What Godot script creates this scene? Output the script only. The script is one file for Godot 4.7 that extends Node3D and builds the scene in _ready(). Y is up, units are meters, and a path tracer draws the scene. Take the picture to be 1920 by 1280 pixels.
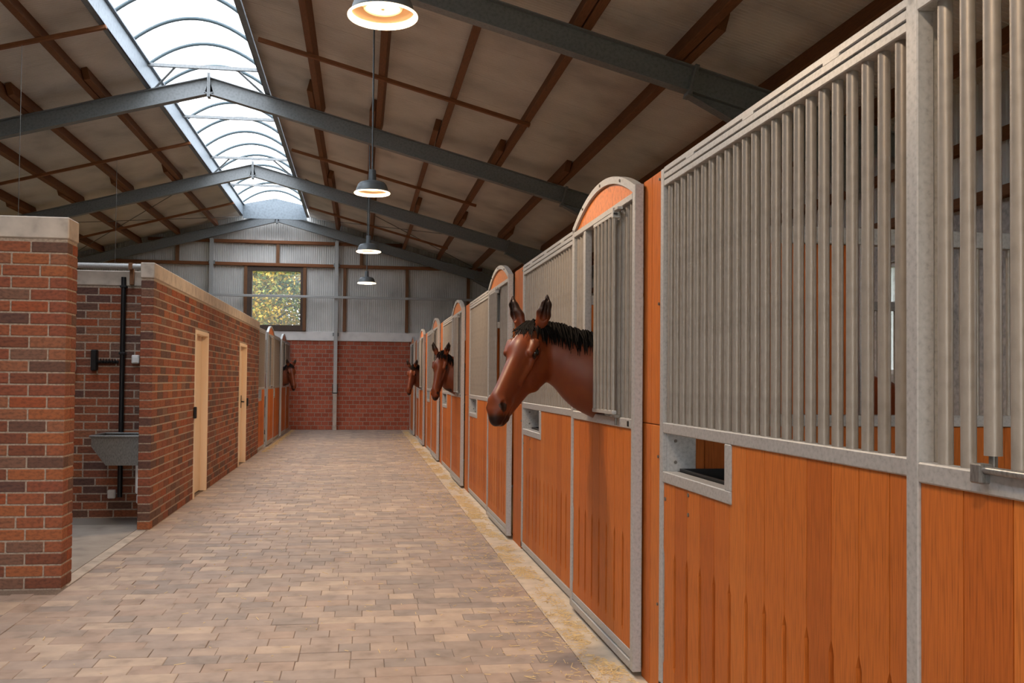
extends Node3D

# ------------------------------------------------------------------ constants
const RIDGE_X := -2.43
const SLOPE := 0.2677
const ROOF_Y := 6.40          # underside of the roof panels at the ridge
const RAFTER_Y := 6.20        # top of the rafters at the ridge
const PANEL_X := 1.41         # front plane of the fixed stall fronts
const DOOR_X := 1.358         # front plane of the sliding doors
const FAR_Z := -27.5
const FRAMES := [3.0, -3.05, -9.1, -15.15, -21.2, -27.25]
const EAVE_R := 5.6
const EAVE_L := -10.46
const BACK_Z := 6.0

var rng := RandomNumberGenerator.new()
var M := {}
var used := {}
var cache := {}


# ------------------------------------------------------------------ mesh builder
class MB:
	var v := PackedVector3Array()
	var n := PackedVector3Array()
	var xf := Transform3D()

	func tri(a: Vector3, b: Vector3, c: Vector3, nrm: Vector3) -> void:
		a = xf * a
		b = xf * b
		c = xf * c
		nrm = (xf.basis * nrm).normalized()
		if (b - a).cross(c - a).dot(nrm) > 0.0:
			var t := b
			b = c
			c = t
		v.append(a)
		v.append(b)
		v.append(c)
		for i in 3:
			n.append(nrm)

	func quad(a: Vector3, b: Vector3, c: Vector3, d: Vector3, nrm: Vector3) -> void:
		tri(a, b, c, nrm)
		tri(a, c, d, nrm)

	# quad whose normal is worked out, turned towards "out"
	func face(a: Vector3, b: Vector3, c: Vector3, d: Vector3, out: Vector3) -> void:
		var m := (b - a).cross(c - a)
		if m.length() < 1e-9:
			m = (c - a).cross(d - a)
		m = m.normalized()
		if m.dot(out) < 0.0:
			m = -m
		quad(a, b, c, d, m)

	func box(c: Vector3, s: Vector3, ch := 0.0) -> void:
		var h := s * 0.5
		if ch <= 0.0:
			for ax in 3:
				var b := (ax + 1) % 3
				var d := (ax + 2) % 3
				for sg in [-1.0, 1.0]:
					var p := []
					for q in [[-1, -1], [1, -1], [1, 1], [-1, 1]]:
						var w := Vector3()
						w[ax] = sg * h[ax]
						w[b] = q[0] * h[b]
						w[d] = q[1] * h[d]
						p.append(c + w)
					var nn := Vector3()
					nn[ax] = sg
					quad(p[0], p[1], p[2], p[3], nn)
			return
		ch = minf(ch, minf(h.x, minf(h.y, h.z)) * 0.9)
		for ax in 3:
			var b := (ax + 1) % 3
			var d := (ax + 2) % 3
			for sg in [-1.0, 1.0]:
				var p := []
				for q in [[-1, -1], [1, -1], [1, 1], [-1, 1]]:
					p.append(c + pt(h, ch, ax, sg, b, q[0], d, q[1]))
				var nn := Vector3()
				nn[ax] = sg
				quad(p[0], p[1], p[2], p[3], nn)
				# edge between face ax (sg) and face b (sb)
				for sb in [-1.0, 1.0]:
					var e := Vector3()
					e[ax] = sg
					e[b] = sb
					quad(c + pt(h, ch, ax, sg, b, sb, d, -1.0), c + pt(h, ch, ax, sg, b, sb, d, 1.0), c + pt(h, ch, b, sb, ax, sg, d, 1.0), c + pt(h, ch, b, sb, ax, sg, d, -1.0), e.normalized())
		for sx in [-1.0, 1.0]:
			for sy in [-1.0, 1.0]:
				for sz in [-1.0, 1.0]:
					tri(c + pt(h, ch, 0, sx, 1, sy, 2, sz), c + pt(h, ch, 1, sy, 0, sx, 2, sz), c + pt(h, ch, 2, sz, 0, sx, 1, sy), Vector3(sx, sy, sz).normalized())

	func pt(h: Vector3, ch: float, ax: int, sg: float, b: int, sb: float, d: int, sd: float) -> Vector3:
		var w := Vector3()
		w[ax] = sg * h[ax]
		w[b] = sb * (h[b] - ch)
		w[d] = sd * (h[d] - ch)
		return w

	func bx(x0: float, x1: float, y0: float, y1: float, z0: float, z1: float, ch := 0.0) -> void:
		box(Vector3(x0 + x1, y0 + y1, z0 + z1) * 0.5, Vector3(absf(x1 - x0), absf(y1 - y0), absf(z1 - z0)), ch)

	func tube(p0: Vector3, p1: Vector3, r0: float, r1: float, seg := 10, caps := true) -> void:
		var ax := (p1 - p0).normalized()
		var u := ax.cross(Vector3.UP if absf(ax.y) < 0.9 else Vector3.RIGHT).normalized()
		var w := ax.cross(u)
		for i in seg:
			var a := TAU * i / seg
			var b := TAU * (i + 1) / seg
			var da := u * cos(a) + w * sin(a)
			var db := u * cos(b) + w * sin(b)
			smooth_tri(p0 + da * r0, p0 + db * r0, p1 + db * r1, da, db, db)
			smooth_tri(p0 + da * r0, p1 + db * r1, p1 + da * r1, da, db, da)
			if caps:
				tri(p0, p0 + da * r0, p0 + db * r0, -ax)
				tri(p1, p1 + da * r1, p1 + db * r1, ax)

	func smooth_tri(a: Vector3, b: Vector3, c: Vector3, na: Vector3, nb: Vector3, nc: Vector3) -> void:
		a = xf * a
		b = xf * b
		c = xf * c
		na = (xf.basis * na).normalized()
		nb = (xf.basis * nb).normalized()
		nc = (xf.basis * nc).normalized()
		if (b - a).cross(c - a).dot(na + nb + nc) > 0.0:
			var t := b
			b = c
			c = t
			t = nb
			nb = nc
			nc = t
		v.append(a)
		v.append(b)
		v.append(c)
		n.append(na)
		n.append(nb)
		n.append(nc)

	func path(points: Array, r: float, seg := 8) -> void:
		for i in points.size() - 1:
			tube(points[i], points[i + 1], r, r, seg, i == 0 or i == points.size() - 2)

	# profile: Array of Vector2(radius, y), turned about y
	func lathe(prof: Array, seg := 32) -> void:
		for j in prof.size() - 1:
			var p: Vector2 = prof[j]
			var q: Vector2 = prof[j + 1]
			var t := (q - p)
			if t.length() < 1e-7:
				continue
			t = t.normalized()
			for i in seg:
				var a := TAU * i / seg
				var b := TAU * (i + 1) / seg
				var da := Vector3(cos(a), 0, sin(a))
				var db := Vector3(cos(b), 0, sin(b))
				var na := da * t.y + Vector3(0, -t.x, 0)
				var nb := db * t.y + Vector3(0, -t.x, 0)
				smooth_tri(da * p.x + Vector3(0, p.y, 0), db * p.x + Vector3(0, p.y, 0), db * q.x + Vector3(0, q.y, 0), na, nb, nb)
				smooth_tri(da * p.x + Vector3(0, p.y, 0), db * q.x + Vector3(0, q.y, 0), da * q.x + Vector3(0, q.y, 0), na, nb, na)

	# outline in x/y pushed from z0 to z1
	func extrude(poly: PackedVector2Array, z0: float, z1: float) -> void:
		var ind := Geometry2D.triangulate_polygon(poly)
		for i in range(0, ind.size(), 3):
			var a := poly[ind[i]]
			var b := poly[ind[i + 1]]
			var c := poly[ind[i + 2]]
			tri(Vector3(a.x, a.y, z1), Vector3(b.x, b.y, z1), Vector3(c.x, c.y, z1), Vector3.BACK)
			tri(Vector3(a.x, a.y, z0), Vector3(b.x, b.y, z0), Vector3(c.x, c.y, z0), Vector3.FORWARD)
		var sgn := 1.0 if not Geometry2D.is_polygon_clockwise(poly) else -1.0
		for i in poly.size():
			var a := poly[i]
			var b := poly[(i + 1) % poly.size()]
			var e := b - a
			if e.length() < 1e-7:
				continue
			quad(Vector3(a.x, a.y, z0), Vector3(b.x, b.y, z0), Vector3(b.x, b.y, z1), Vector3(a.x, a.y, z1), Vector3(e.y, -e.x, 0).normalized() * sgn)

	# ribbed sheet in x/y, front towards +z; top(x) gives the height
	func ribs(w: float, top: Callable, pitch: float, depth: float, thick: float) -> void:
		var k := int(round(w / pitch))
		var p := w / k
		for i in k:
			var x := i * p
			var xs := [x, x + p * 0.62, x + p * 0.74, x + p * 0.88, x + p]
			var zs := [0.0, 0.0, -depth, -depth, 0.0]
			for j in 4:
				var a := Vector3(xs[j], 0, zs[j])
				var b := Vector3(xs[j + 1], 0, zs[j + 1])
				var c := Vector3(xs[j + 1], top.call(xs[j + 1]), zs[j + 1])
				var d := Vector3(xs[j], top.call(xs[j]), zs[j])
				face(a, b, c, d, Vector3.BACK)
		var t0: float = top.call(0.0)
		var t1: float = top.call(w)
		var z := -depth - thick
		quad(Vector3(0, 0, z), Vector3(w, 0, z), Vector3(w, t1, z), Vector3(0, t0, z), Vector3.FORWARD)
		quad(Vector3(0, 0, z), Vector3(w, 0, z), Vector3(w, 0, 0), Vector3(0, 0, 0), Vector3.DOWN)
		quad(Vector3(0, t0, z), Vector3(w, t1, z), Vector3(w, t1, 0), Vector3(0, t0, 0), Vector3.UP)
		quad(Vector3(0, 0, z), Vector3(0, t0, z), Vector3(0, t0, 0), Vector3(0, 0, 0), Vector3.LEFT)
		quad(Vector3(w, 0, z), Vector3(w, t1, z), Vector3(w, t1, 0), Vector3(w, 0, 0), Vector3.RIGHT)

	func mesh() -> ArrayMesh:
		var a := []
		a.resize(Mesh.ARRAY_MAX)
		a[Mesh.ARRAY_VERTEX] = v
		a[Mesh.ARRAY_NORMAL] = n
		var m := ArrayMesh.new()
		m.add_surface_from_arrays(Mesh.PRIMITIVE_TRIANGLES, a)
		return m


# ------------------------------------------------------------------ node helpers
func numbered(called: String) -> String:
	var k: int = used.get(called, 0)
	used[called] = k + 1
	return called if k == 0 else "%s_%03d" % [called, k]


func thing(called: String, label: String, category: String, at := Vector3.ZERO, turn := 0.0, group := "") -> Node3D:
	var o := Node3D.new()
	o.name = numbered(called)
	add_child(o)
	o.position = at
	o.rotation.y = turn
	o.set_meta("label", label)
	o.set_meta("category", category)
	if group:
		o.set_meta("group", group)
	return o


func struct(called: String, label := "") -> Node3D:
	var o := Node3D.new()
	o.name = numbered(called)
	add_child(o)
	o.set_meta("kind", "structure")
	if label:
		o.set_meta("label", label)
	return o


func put(parent: Node, called: String, mesh: Mesh, m: Material, at := Vector3.ZERO, bas := Basis.IDENTITY) -> MeshInstance3D:
	var o := MeshInstance3D.new()
	o.name = called
	o.mesh = mesh
	o.material_override = m
	o.transform = Transform3D(bas, at)
	parent.add_child(o, true)
	return o


func copy_of(root: Node3D, label := "") -> Node3D:
	var base: String = root.get_meta("plain_name", "")
	var r: Node3D = root.duplicate()
	r.name = numbered(base)
	add_child(r)
	if label:
		r.set_meta("label", label)
	return r


func cbox(s: Vector3, ch := 0.004) -> ArrayMesh:
	var key := "cb%.4f_%.4f_%.4f_%.4f" % [s.x, s.y, s.z, ch]
	if not cache.has(key):
		var b := MB.new()
		b.box(Vector3.ZERO, s, ch)
		cache[key] = b.mesh()
	return cache[key]


func bar_mesh(r: float, h: float, seg := 12) -> ArrayMesh:
	var key := "br%.4f_%.4f_%d" % [r, h, seg]
	if not cache.has(key):
		var b := MB.new()
		b.tube(Vector3.ZERO, Vector3(0, h, 0), r, r, seg, true)
		cache[key] = b.mesh()
	return cache[key]


# ------------------------------------------------------------------ materials
func noise_tex(sd: int, freq: float, ramp: Array, size := 512, kind := FastNoiseLite.TYPE_SIMPLEX_SMOOTH, oct := 4) -> NoiseTexture2D:
	var f := FastNoiseLite.new()
	f.seed = sd
	f.frequency = freq
	f.noise_type = kind
	f.fractal_octaves = oct
	if kind == FastNoiseLite.TYPE_CELLULAR:
		f.fractal_type = FastNoiseLite.FRACTAL_NONE
		f.cellular_return_type = FastNoiseLite.RETURN_CELL_VALUE
	var t := NoiseTexture2D.new()
	t.width = size
	t.height = size
	t.seamless = true
	t.noise = f
	var g := Gradient.new()
	var offs := PackedFloat32Array()
	var cols := PackedColorArray()
	for i in ramp.size():
		offs.append(float(i) / (ramp.size() - 1))
		cols.append(ramp[i])
	g.offsets = offs
	g.colors = cols
	t.color_ramp = g
	return t


func grey(x: float) -> Color:
	return Color(x, x, x)


func c8(r: int, g: int, b: int) -> Color:
	return Color(r / 255.0, g / 255.0, b / 255.0)


func mat(called: String, col: Color, rough: float, tex: Texture2D = null, scale := Vector3.ONE, metal := 0.0) -> StandardMaterial3D:
	var m := StandardMaterial3D.new()
	m.resource_name = called
	m.albedo_color = col
	m.roughness = rough
	m.metallic = metal
	if tex:
		m.albedo_texture = tex
		m.uv1_triplanar = true
		m.uv1_world_triplanar = true
		m.uv1_triplanar_sharpness = 8.0
		m.uv1_scale = scale
	M[called] = m
	return m


func make_materials() -> void:
	var spangle := noise_tex(3, 0.035, [grey(0.82), grey(0.93), grey(0.97), grey(1.0)], 512)
	var soft := noise_tex(13, 0.02, [grey(0.9), grey(0.97), grey(1.0)], 256)
	var blotch := noise_tex(5, 0.012, [grey(0.8), grey(0.91), grey(0.96), grey(1.0)])
	var grain := noise_tex(7, 0.03, [grey(0.72), grey(0.88), grey(0.95), grey(1.0), grey(0.92)], 512)
	var brickn := noise_tex(9, 0.02, [grey(0.68), grey(0.86), grey(0.96), Color(1.0, 0.94, 0.88)], 512)
	var fine := noise_tex(11, 0.05, [grey(0.7), grey(0.88), grey(1.0)], 512)
	mat("galvanised", c8(184, 184, 182), 0.45, spangle, Vector3(2.6, 2.6, 2.6), 0.3)
	mat("galvanised_bar", c8(156, 149, 140), 0.42, soft, Vector3(3, 3, 3), 0.3)
	mat("galvanised_frame", c8(140, 143, 144), 0.5, spangle, Vector3(1.2, 1.2, 1.2), 0.2)
	mat("galvanised_curb", c8(128, 138, 146), 0.5, spangle, Vector3(0.7, 0.7, 0.7), 0.25)
	mat("rib_dark", c8(84, 98, 104), 0.5, null, Vector3.ONE, 0.3)
	mat("bolt", c8(120, 116, 110), 0.4, null, Vector3.ONE, 0.7)
	mat("black_steel", c8(24, 24, 25), 0.45, null, Vector3.ONE, 0.2)
	mat("stainless", c8(150, 150, 148), 0.32, fine, Vector3(4, 1, 4), 0.6)
	var woods := [c8(194, 108, 44), c8(186, 100, 40), c8(200, 115, 50), c8(180, 96, 38), c8(190, 105, 44)]
	for i in woods.size():
		mat("wood%d" % i, woods[i], 0.5, grain, Vector3(7.0 + i * 0.7, 0.32, 7.0 + i * 0.7)).metallic_specular = 0.3
	mat("wood_flat", c8(206, 118, 48), 0.45, grain, Vector3(1.6, 1.6, 1.6))
	mat("timber", c8(128, 80, 44), 0.75, grain, Vector3(5, 5, 0.35))
	mat("dark_timber", c8(88, 72, 62), 0.75, grain, Vector3(5, 0.35, 5))
	mat("timber_x", c8(138, 84, 46), 0.75, grain, Vector3(0.35, 5, 5))
	mat("timber_y", c8(128, 86, 54), 0.75, grain, Vector3(5, 0.35, 5))
	var bricks := [c8(150, 86, 56), c8(124, 72, 50), c8(160, 94, 56), c8(106, 74, 60), c8(126, 90, 72), c8(140, 78, 54), c8(148, 94, 66), c8(100, 68, 58), c8(154, 80, 46)]
	for i in bricks.size():
		mat("brick%d" % i, bricks[i], 0.85, brickn, Vector3(2.3, 4.0, 2.3))
	var b := mat("brick_mix", Color.WHITE, 0.85, brickn, Vector3(2.3, 4.0, 2.3))
	b.vertex_color_use_as_albedo = true
	var reds := [c8(186, 96, 70), c8(174, 88, 62), c8(194, 104, 76)]
	for i in reds.size():
		mat("red_brick%d" % i, reds[i], 0.85, brickn, Vector3(2.3, 4.0, 2.3))
	mat("mortar", c8(184, 166, 148), 0.95, fine, Vector3(1.5, 1.5, 1.5))
	mat("concrete", c8(198, 186, 172), 0.9, blotch, Vector3(0.8, 0.8, 0.8))
	mat("concrete_floor", c8(172, 164, 154), 0.85, blotch, Vector3(0.4, 0.4, 0.4))
	mat("kerb", c8(208, 192, 170), 0.9, blotch, Vector3(0.9, 0.9, 0.9))
	mat("white_concrete", c8(238, 234, 230), 0.85, soft, Vector3(0.5, 0.5, 0.5))
	mat("grit", c8(150, 142, 134), 0.95, fine, Vector3(6, 6, 6))
	var pav := [c8(170, 151, 137), c8(162, 145, 132), c8(177, 157, 141), c8(154, 140, 130), c8(171, 149, 133), c8(166, 149, 137), c8(188, 167, 148)]
	for i in pav.size():
		mat("paver%d" % i, pav[i], 0.7, blotch, Vector3(0.8, 0.8, 0.8))
	b = mat("paver_mix", Color.WHITE, 0.7, blotch, Vector3(0.8, 0.8, 0.8))
	b.vertex_color_use_as_albedo = true
	mat("sand_joint", c8(132, 114, 100), 0.95, fine, Vector3(2, 2, 2))
	mat("roof_panel", c8(226, 218, 208), 0.6, blotch, Vector3(0.12, 0.12, 0.12))
	mat("cladding", c8(222, 220, 216), 0.55, blotch, Vector3(0.15, 0.15, 0.15))
	mat("plaster", c8(214, 208, 202), 0.9, fine, Vector3(0.5, 0.5, 0.5))
	mat("cream_paint", c8(232, 208, 176), 0.5)
	mat("rubber", c8(24, 22, 22), 0.8)
	mat("white_plastic", c8(226, 224, 220), 0.5)
	mat("lamp_grey", c8(104, 110, 114), 0.45, null, Vector3.ONE, 0.2)
	mat("lamp_inside", c8(214, 188, 156), 0.5)
	var e := mat("lamp_disc", Color(1, 1, 1), 0.5)
	e.emission_enabled = true
	e.emission = Color(1.0, 0.87, 0.66)
	e.emission_energy_multiplier = 3.0
	e = mat("lamp_rim", Color(1, 1, 1), 0.5)
	e.emission_enabled = true
	e.emission = Color(1.0, 0.88, 0.7)
	e.emission_energy_multiplier = 1.3
	e = mat("glass", Color(0.75, 0.8, 0.8, 0.18), 0.02)
	e.transparency = BaseMaterial3D.TRANSPARENCY_ALPHA
	e = mat("rooflight", Color(0.93, 0.97, 1.0, 0.12), 0.05)
	e.transparency = BaseMaterial3D.TRANSPARENCY_ALPHA
	e = mat("coat", Color.WHITE, 0.44)
	e.vertex_color_use_as_albedo = true
	e.metallic_specular = 0.38
	e = mat("mane", c8(17, 14, 12), 0.7)
	e.metallic_specular = 0.18
	mat("eye", c8(12, 8, 6), 0.06)
	mat("straw", c8(216, 190, 140), 0.85)
	mat("bedding", c8(196, 160, 100), 0.95, fine, Vector3(2, 2, 2))
	mat("grass", c8(96, 116, 60), 0.95, blotch, Vector3(0.2, 0.2, 0.2))
	mat("bark", c8(84, 68, 54), 0.95, fine, Vector3(3, 1, 3))
	e = mat("leaf", Color.WHITE, 0.7)
	e.vertex_color_use_as_albedo = true
	e.backlight_enabled = true
	e.backlight = Color(0.35, 0.35, 0.12)


# ------------------------------------------------------------------ scene
func _ready() -> void:
	rng.seed = 20240611
	make_camera()
	make_light()
	make_materials()
	make_floor()
	make_roof()
	make_far_wall()
	make_outer_walls()
	make_left_walls()
	make_stalls()
	make_wash_bay()
	make_lamps()
	make_outside()
	make_horses()
	make_straw()


func make_camera() -> void:
	var cam := Camera3D.new()
	cam.name = "camera"
	add_child(cam)
	var f := 1760.0
	cam.near = 0.05
	cam.far = 300.0
	cam.set_frustum(1280.0 / f * cam.near, Vector2((960.0 - 913.2) / f, (670.5 - 640.0) / f) * cam.near, cam.near, cam.far)
	cam.transform = Transform3D(Basis(Vector3.UP, -0.1333) * Basis(Vector3.RIGHT, 0.0238) * Basis(Vector3.BACK, 0.0097), Vector3(0, 1.4768, 0))
	cam.current = true


func make_light() -> void:
	var w := WorldEnvironment.new()
	w.name = "environment"
	var e := Environment.new()
	e.background_mode = Environment.BG_SKY
	var s := ProceduralSkyMaterial.new()
	s.sky_top_color = Color(0.86, 0.89, 0.93)
	s.sky_horizon_color = Color(0.93, 0.95, 0.97)
	s.sky_curve = 0.2
	s.ground_bottom_color = Color(0.3, 0.3, 0.26)
	s.ground_horizon_color = Color(0.45, 0.45, 0.4)
	s.sky_cover = noise_tex(21, 0.008, [Color(0, 0, 0, 0), Color(0.02, 0.02, 0.02, 1), Color(0.35, 0.36, 0.38, 1), Color(0.6, 0.6, 0.6, 1)], 1024)
	s.sky_cover_modulate = Color(1, 1, 1, 0.6)
	var sk := Sky.new()
	sk.sky_material = s
	e.sky = sk
	e.background_energy_multiplier = 2.7
	e.tonemap_mode = Environment.TONE_MAPPER_LINEAR
	e.tonemap_exposure = 3.0
	e.sdfgi_enabled = true
	e.ssao_enabled = true
	e.ssil_enabled = true
	w.environment = e
	add_child(w)


# ------------------------------------------------------------------ floor
func make_floor() -> void:
	var fl := struct("floor", "clay-coloured stone paver floor of the stable aisle")
	var b := MB.new()
	b.bx(EAVE_L, EAVE_R + 0.3, -0.25, -0.005, FAR_Z - 0.2, BACK_Z + 3.0)
	put(fl, "bed", b.mesh(), M.sand_joint)
	var rows := []
	var z := -3.3
	var list := []
	while z > FAR_Z + 0.1:
		var lens := []
		var tot := 0.0
		while tot < 3.1:
			var l: float = [0.14, 0.175, 0.21, 0.21, 0.245, 0.28, 0.28, 0.35][rng.randi() % 8]
			lens.append(l)
			tot += l
		var k := (1.165 - (-2.02)) / tot
		var x := -2.02
		for l in lens:
			list.append([Vector3(x + l * k * 0.5, 0, z), l * k, 0.148, rng.randi() % 7])
			x += l * k
		z -= 0.15
	# in front of the pier and towards the camera: courses running along the aisle
	var xx := -2.095
	while xx > -4.4:
		z = -2.9 + rng.randf() * 0.2
		while z > -6.7:
			var l: float = [0.21, 0.245, 0.28, 0.35][rng.randi() % 4]
			if z - l < -6.86:
				l = z + 6.86
			list.append([Vector3(xx, 0, z - l * 0.5), 0.150, l - 0.002, rng.randi() % 7])
			z -= l
		xx -= 0.15
	# what lies under or behind the camera
	z = 5.9
	while z > -3.2:
		var x := -2.02
		while x < 1.1:
			var l := minf([0.21, 0.28, 0.35][rng.randi() % 3], 1.165 - x)
			if l < 0.08:
				break
			list.append([Vector3(x + l * 0.5, 0, z), l, 0.148, rng.randi() % 7])
			x += l
		z -= 0.15
	list.sort_custom(func(p, q): return near_key(p[0]) < near_key(q[0]))
	var far := []
	var made := 0
	for p in list:
		p[0].y = -0.03 + rng.randf_range(-0.0022, 0.0022)
		if made < 300 and p[0].z < -3.9 and p[0].x > -3.0:
			var o := put(fl, "paver", cbox(Vector3(0.25, 0.06, 0.146), 0.0028), M["paver%d" % p[3]], p[0])
			o.scale = Vector3((p[1] - 0.0022) / 0.25, 1, p[2] / 0.146)
			o.rotation = Vector3(rng.randf_range(-0.006, 0.006), rng.randf_range(-0.006, 0.006), rng.randf_range(-0.006, 0.006))
			made += 1
		else:
			far.append(p)
	var xfs := []
	var cols := []
	for p in far:
		xfs.append(Transform3D(Basis.from_euler(Vector3(rng.randf_range(-0.006, 0.006), 0, rng.randf_range(-0.006, 0.006))).scaled(Vector3((p[1] - 0.0022) / 0.25, 1, p[2] / 0.146)), p[0]))
		cols.append(M["paver%d" % p[3]].albedo_color.srgb_to_linear())
	multi(fl, "pavers", cbox(Vector3(0.25, 0.06, 0.146), 0.0028), M.paver_mix, xfs, cols)
	# concrete strip under the stall fronts
	b = MB.new()
	b.bx(1.17, 1.46, -0.06, 0.0, FAR_Z, -1.2, 0.006)
	put(fl, "kerb_strip", b.mesh(), M.kerb)
	b = MB.new()
	b.bx(-2.2, -2.035, -0.06, 0.0, FAR_Z, -19.05, 0.006)
	put(fl, "kerb_strip", b.mesh(), M.kerb)
	# wash bay slab, its gutter and the stone threshold
	b = MB.new()
	b.bx(-4.6, -2.135, -0.06, 0.0, -9.8, -7.0)
	put(fl, "wash_bay_slab", b.mesh(), M.concrete_floor)
	b = MB.new()
	b.bx(-4.6, -2.12, -0.06, -0.004, -10.4, -9.805)
	put(fl, "gutter", b.mesh(), M.grit)
	var zz := -7.0
	while zz > -9.4:
		put(fl, "threshold_stone", cbox(Vector3(0.1, 0.06, 0.596), 0.004), M.concrete, Vector3(-2.082, -0.03, zz - 0.3))
		zz -= 0.6
	# bedding in the stalls
	b = MB.new()
	b.bx(1.47, EAVE_R, -0.06, 0.04, FAR_Z, BACK_Z)
	put(fl, "bedding", b.mesh(), M.bedding)
	b = MB.new()
	b.bx(EAVE_L, -2.21, -0.06, 0.04, FAR_Z, -19.05)
	put(fl, "bedding", b.mesh(), M.bedding)
	b = MB.new()
	b.bx(EAVE_L, -2.2, -0.06, 0.0, -19.0, -10.5)
	put(fl, "slab", b.mesh(), M.concrete_floor)


func near_key(p: Vector3) -> float:
	return absf(p.z) + (50.0 if p.z > -3.9 else 0.0) + (20.0 if p.x < -2.7 else 0.0)


func multi(parent: Node, called: String, mesh: Mesh, m: Material, xfs: Array, cols := []) -> MultiMeshInstance3D:
	var mm := MultiMesh.new()
	mm.transform_format = MultiMesh.TRANSFORM_3D
	mm.use_colors = cols.size() > 0
	mm.mesh = mesh
	mm.instance_count = xfs.size()
	for i in xfs.size():
		mm.set_instance_transform(i, xfs[i])
		if cols.size():
			mm.set_instance_color(i, cols[i])
	var o := MultiMeshInstance3D.new()
	o.name = called
	o.multimesh = mm
	o.material_override = m
	o.set_meta("kind", "stuff")
	parent.add_child(o, true)
	return o


# ------------------------------------------------------------------ roof
func slope_basis(side: float) -> Basis:
	var a := atan(SLOPE)
	var d := Vector3(side * cos(a), -sin(a), 0)
	var x := Vector3(0, 0, -side)
	return Basis(x, d, x.cross(d))


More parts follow.
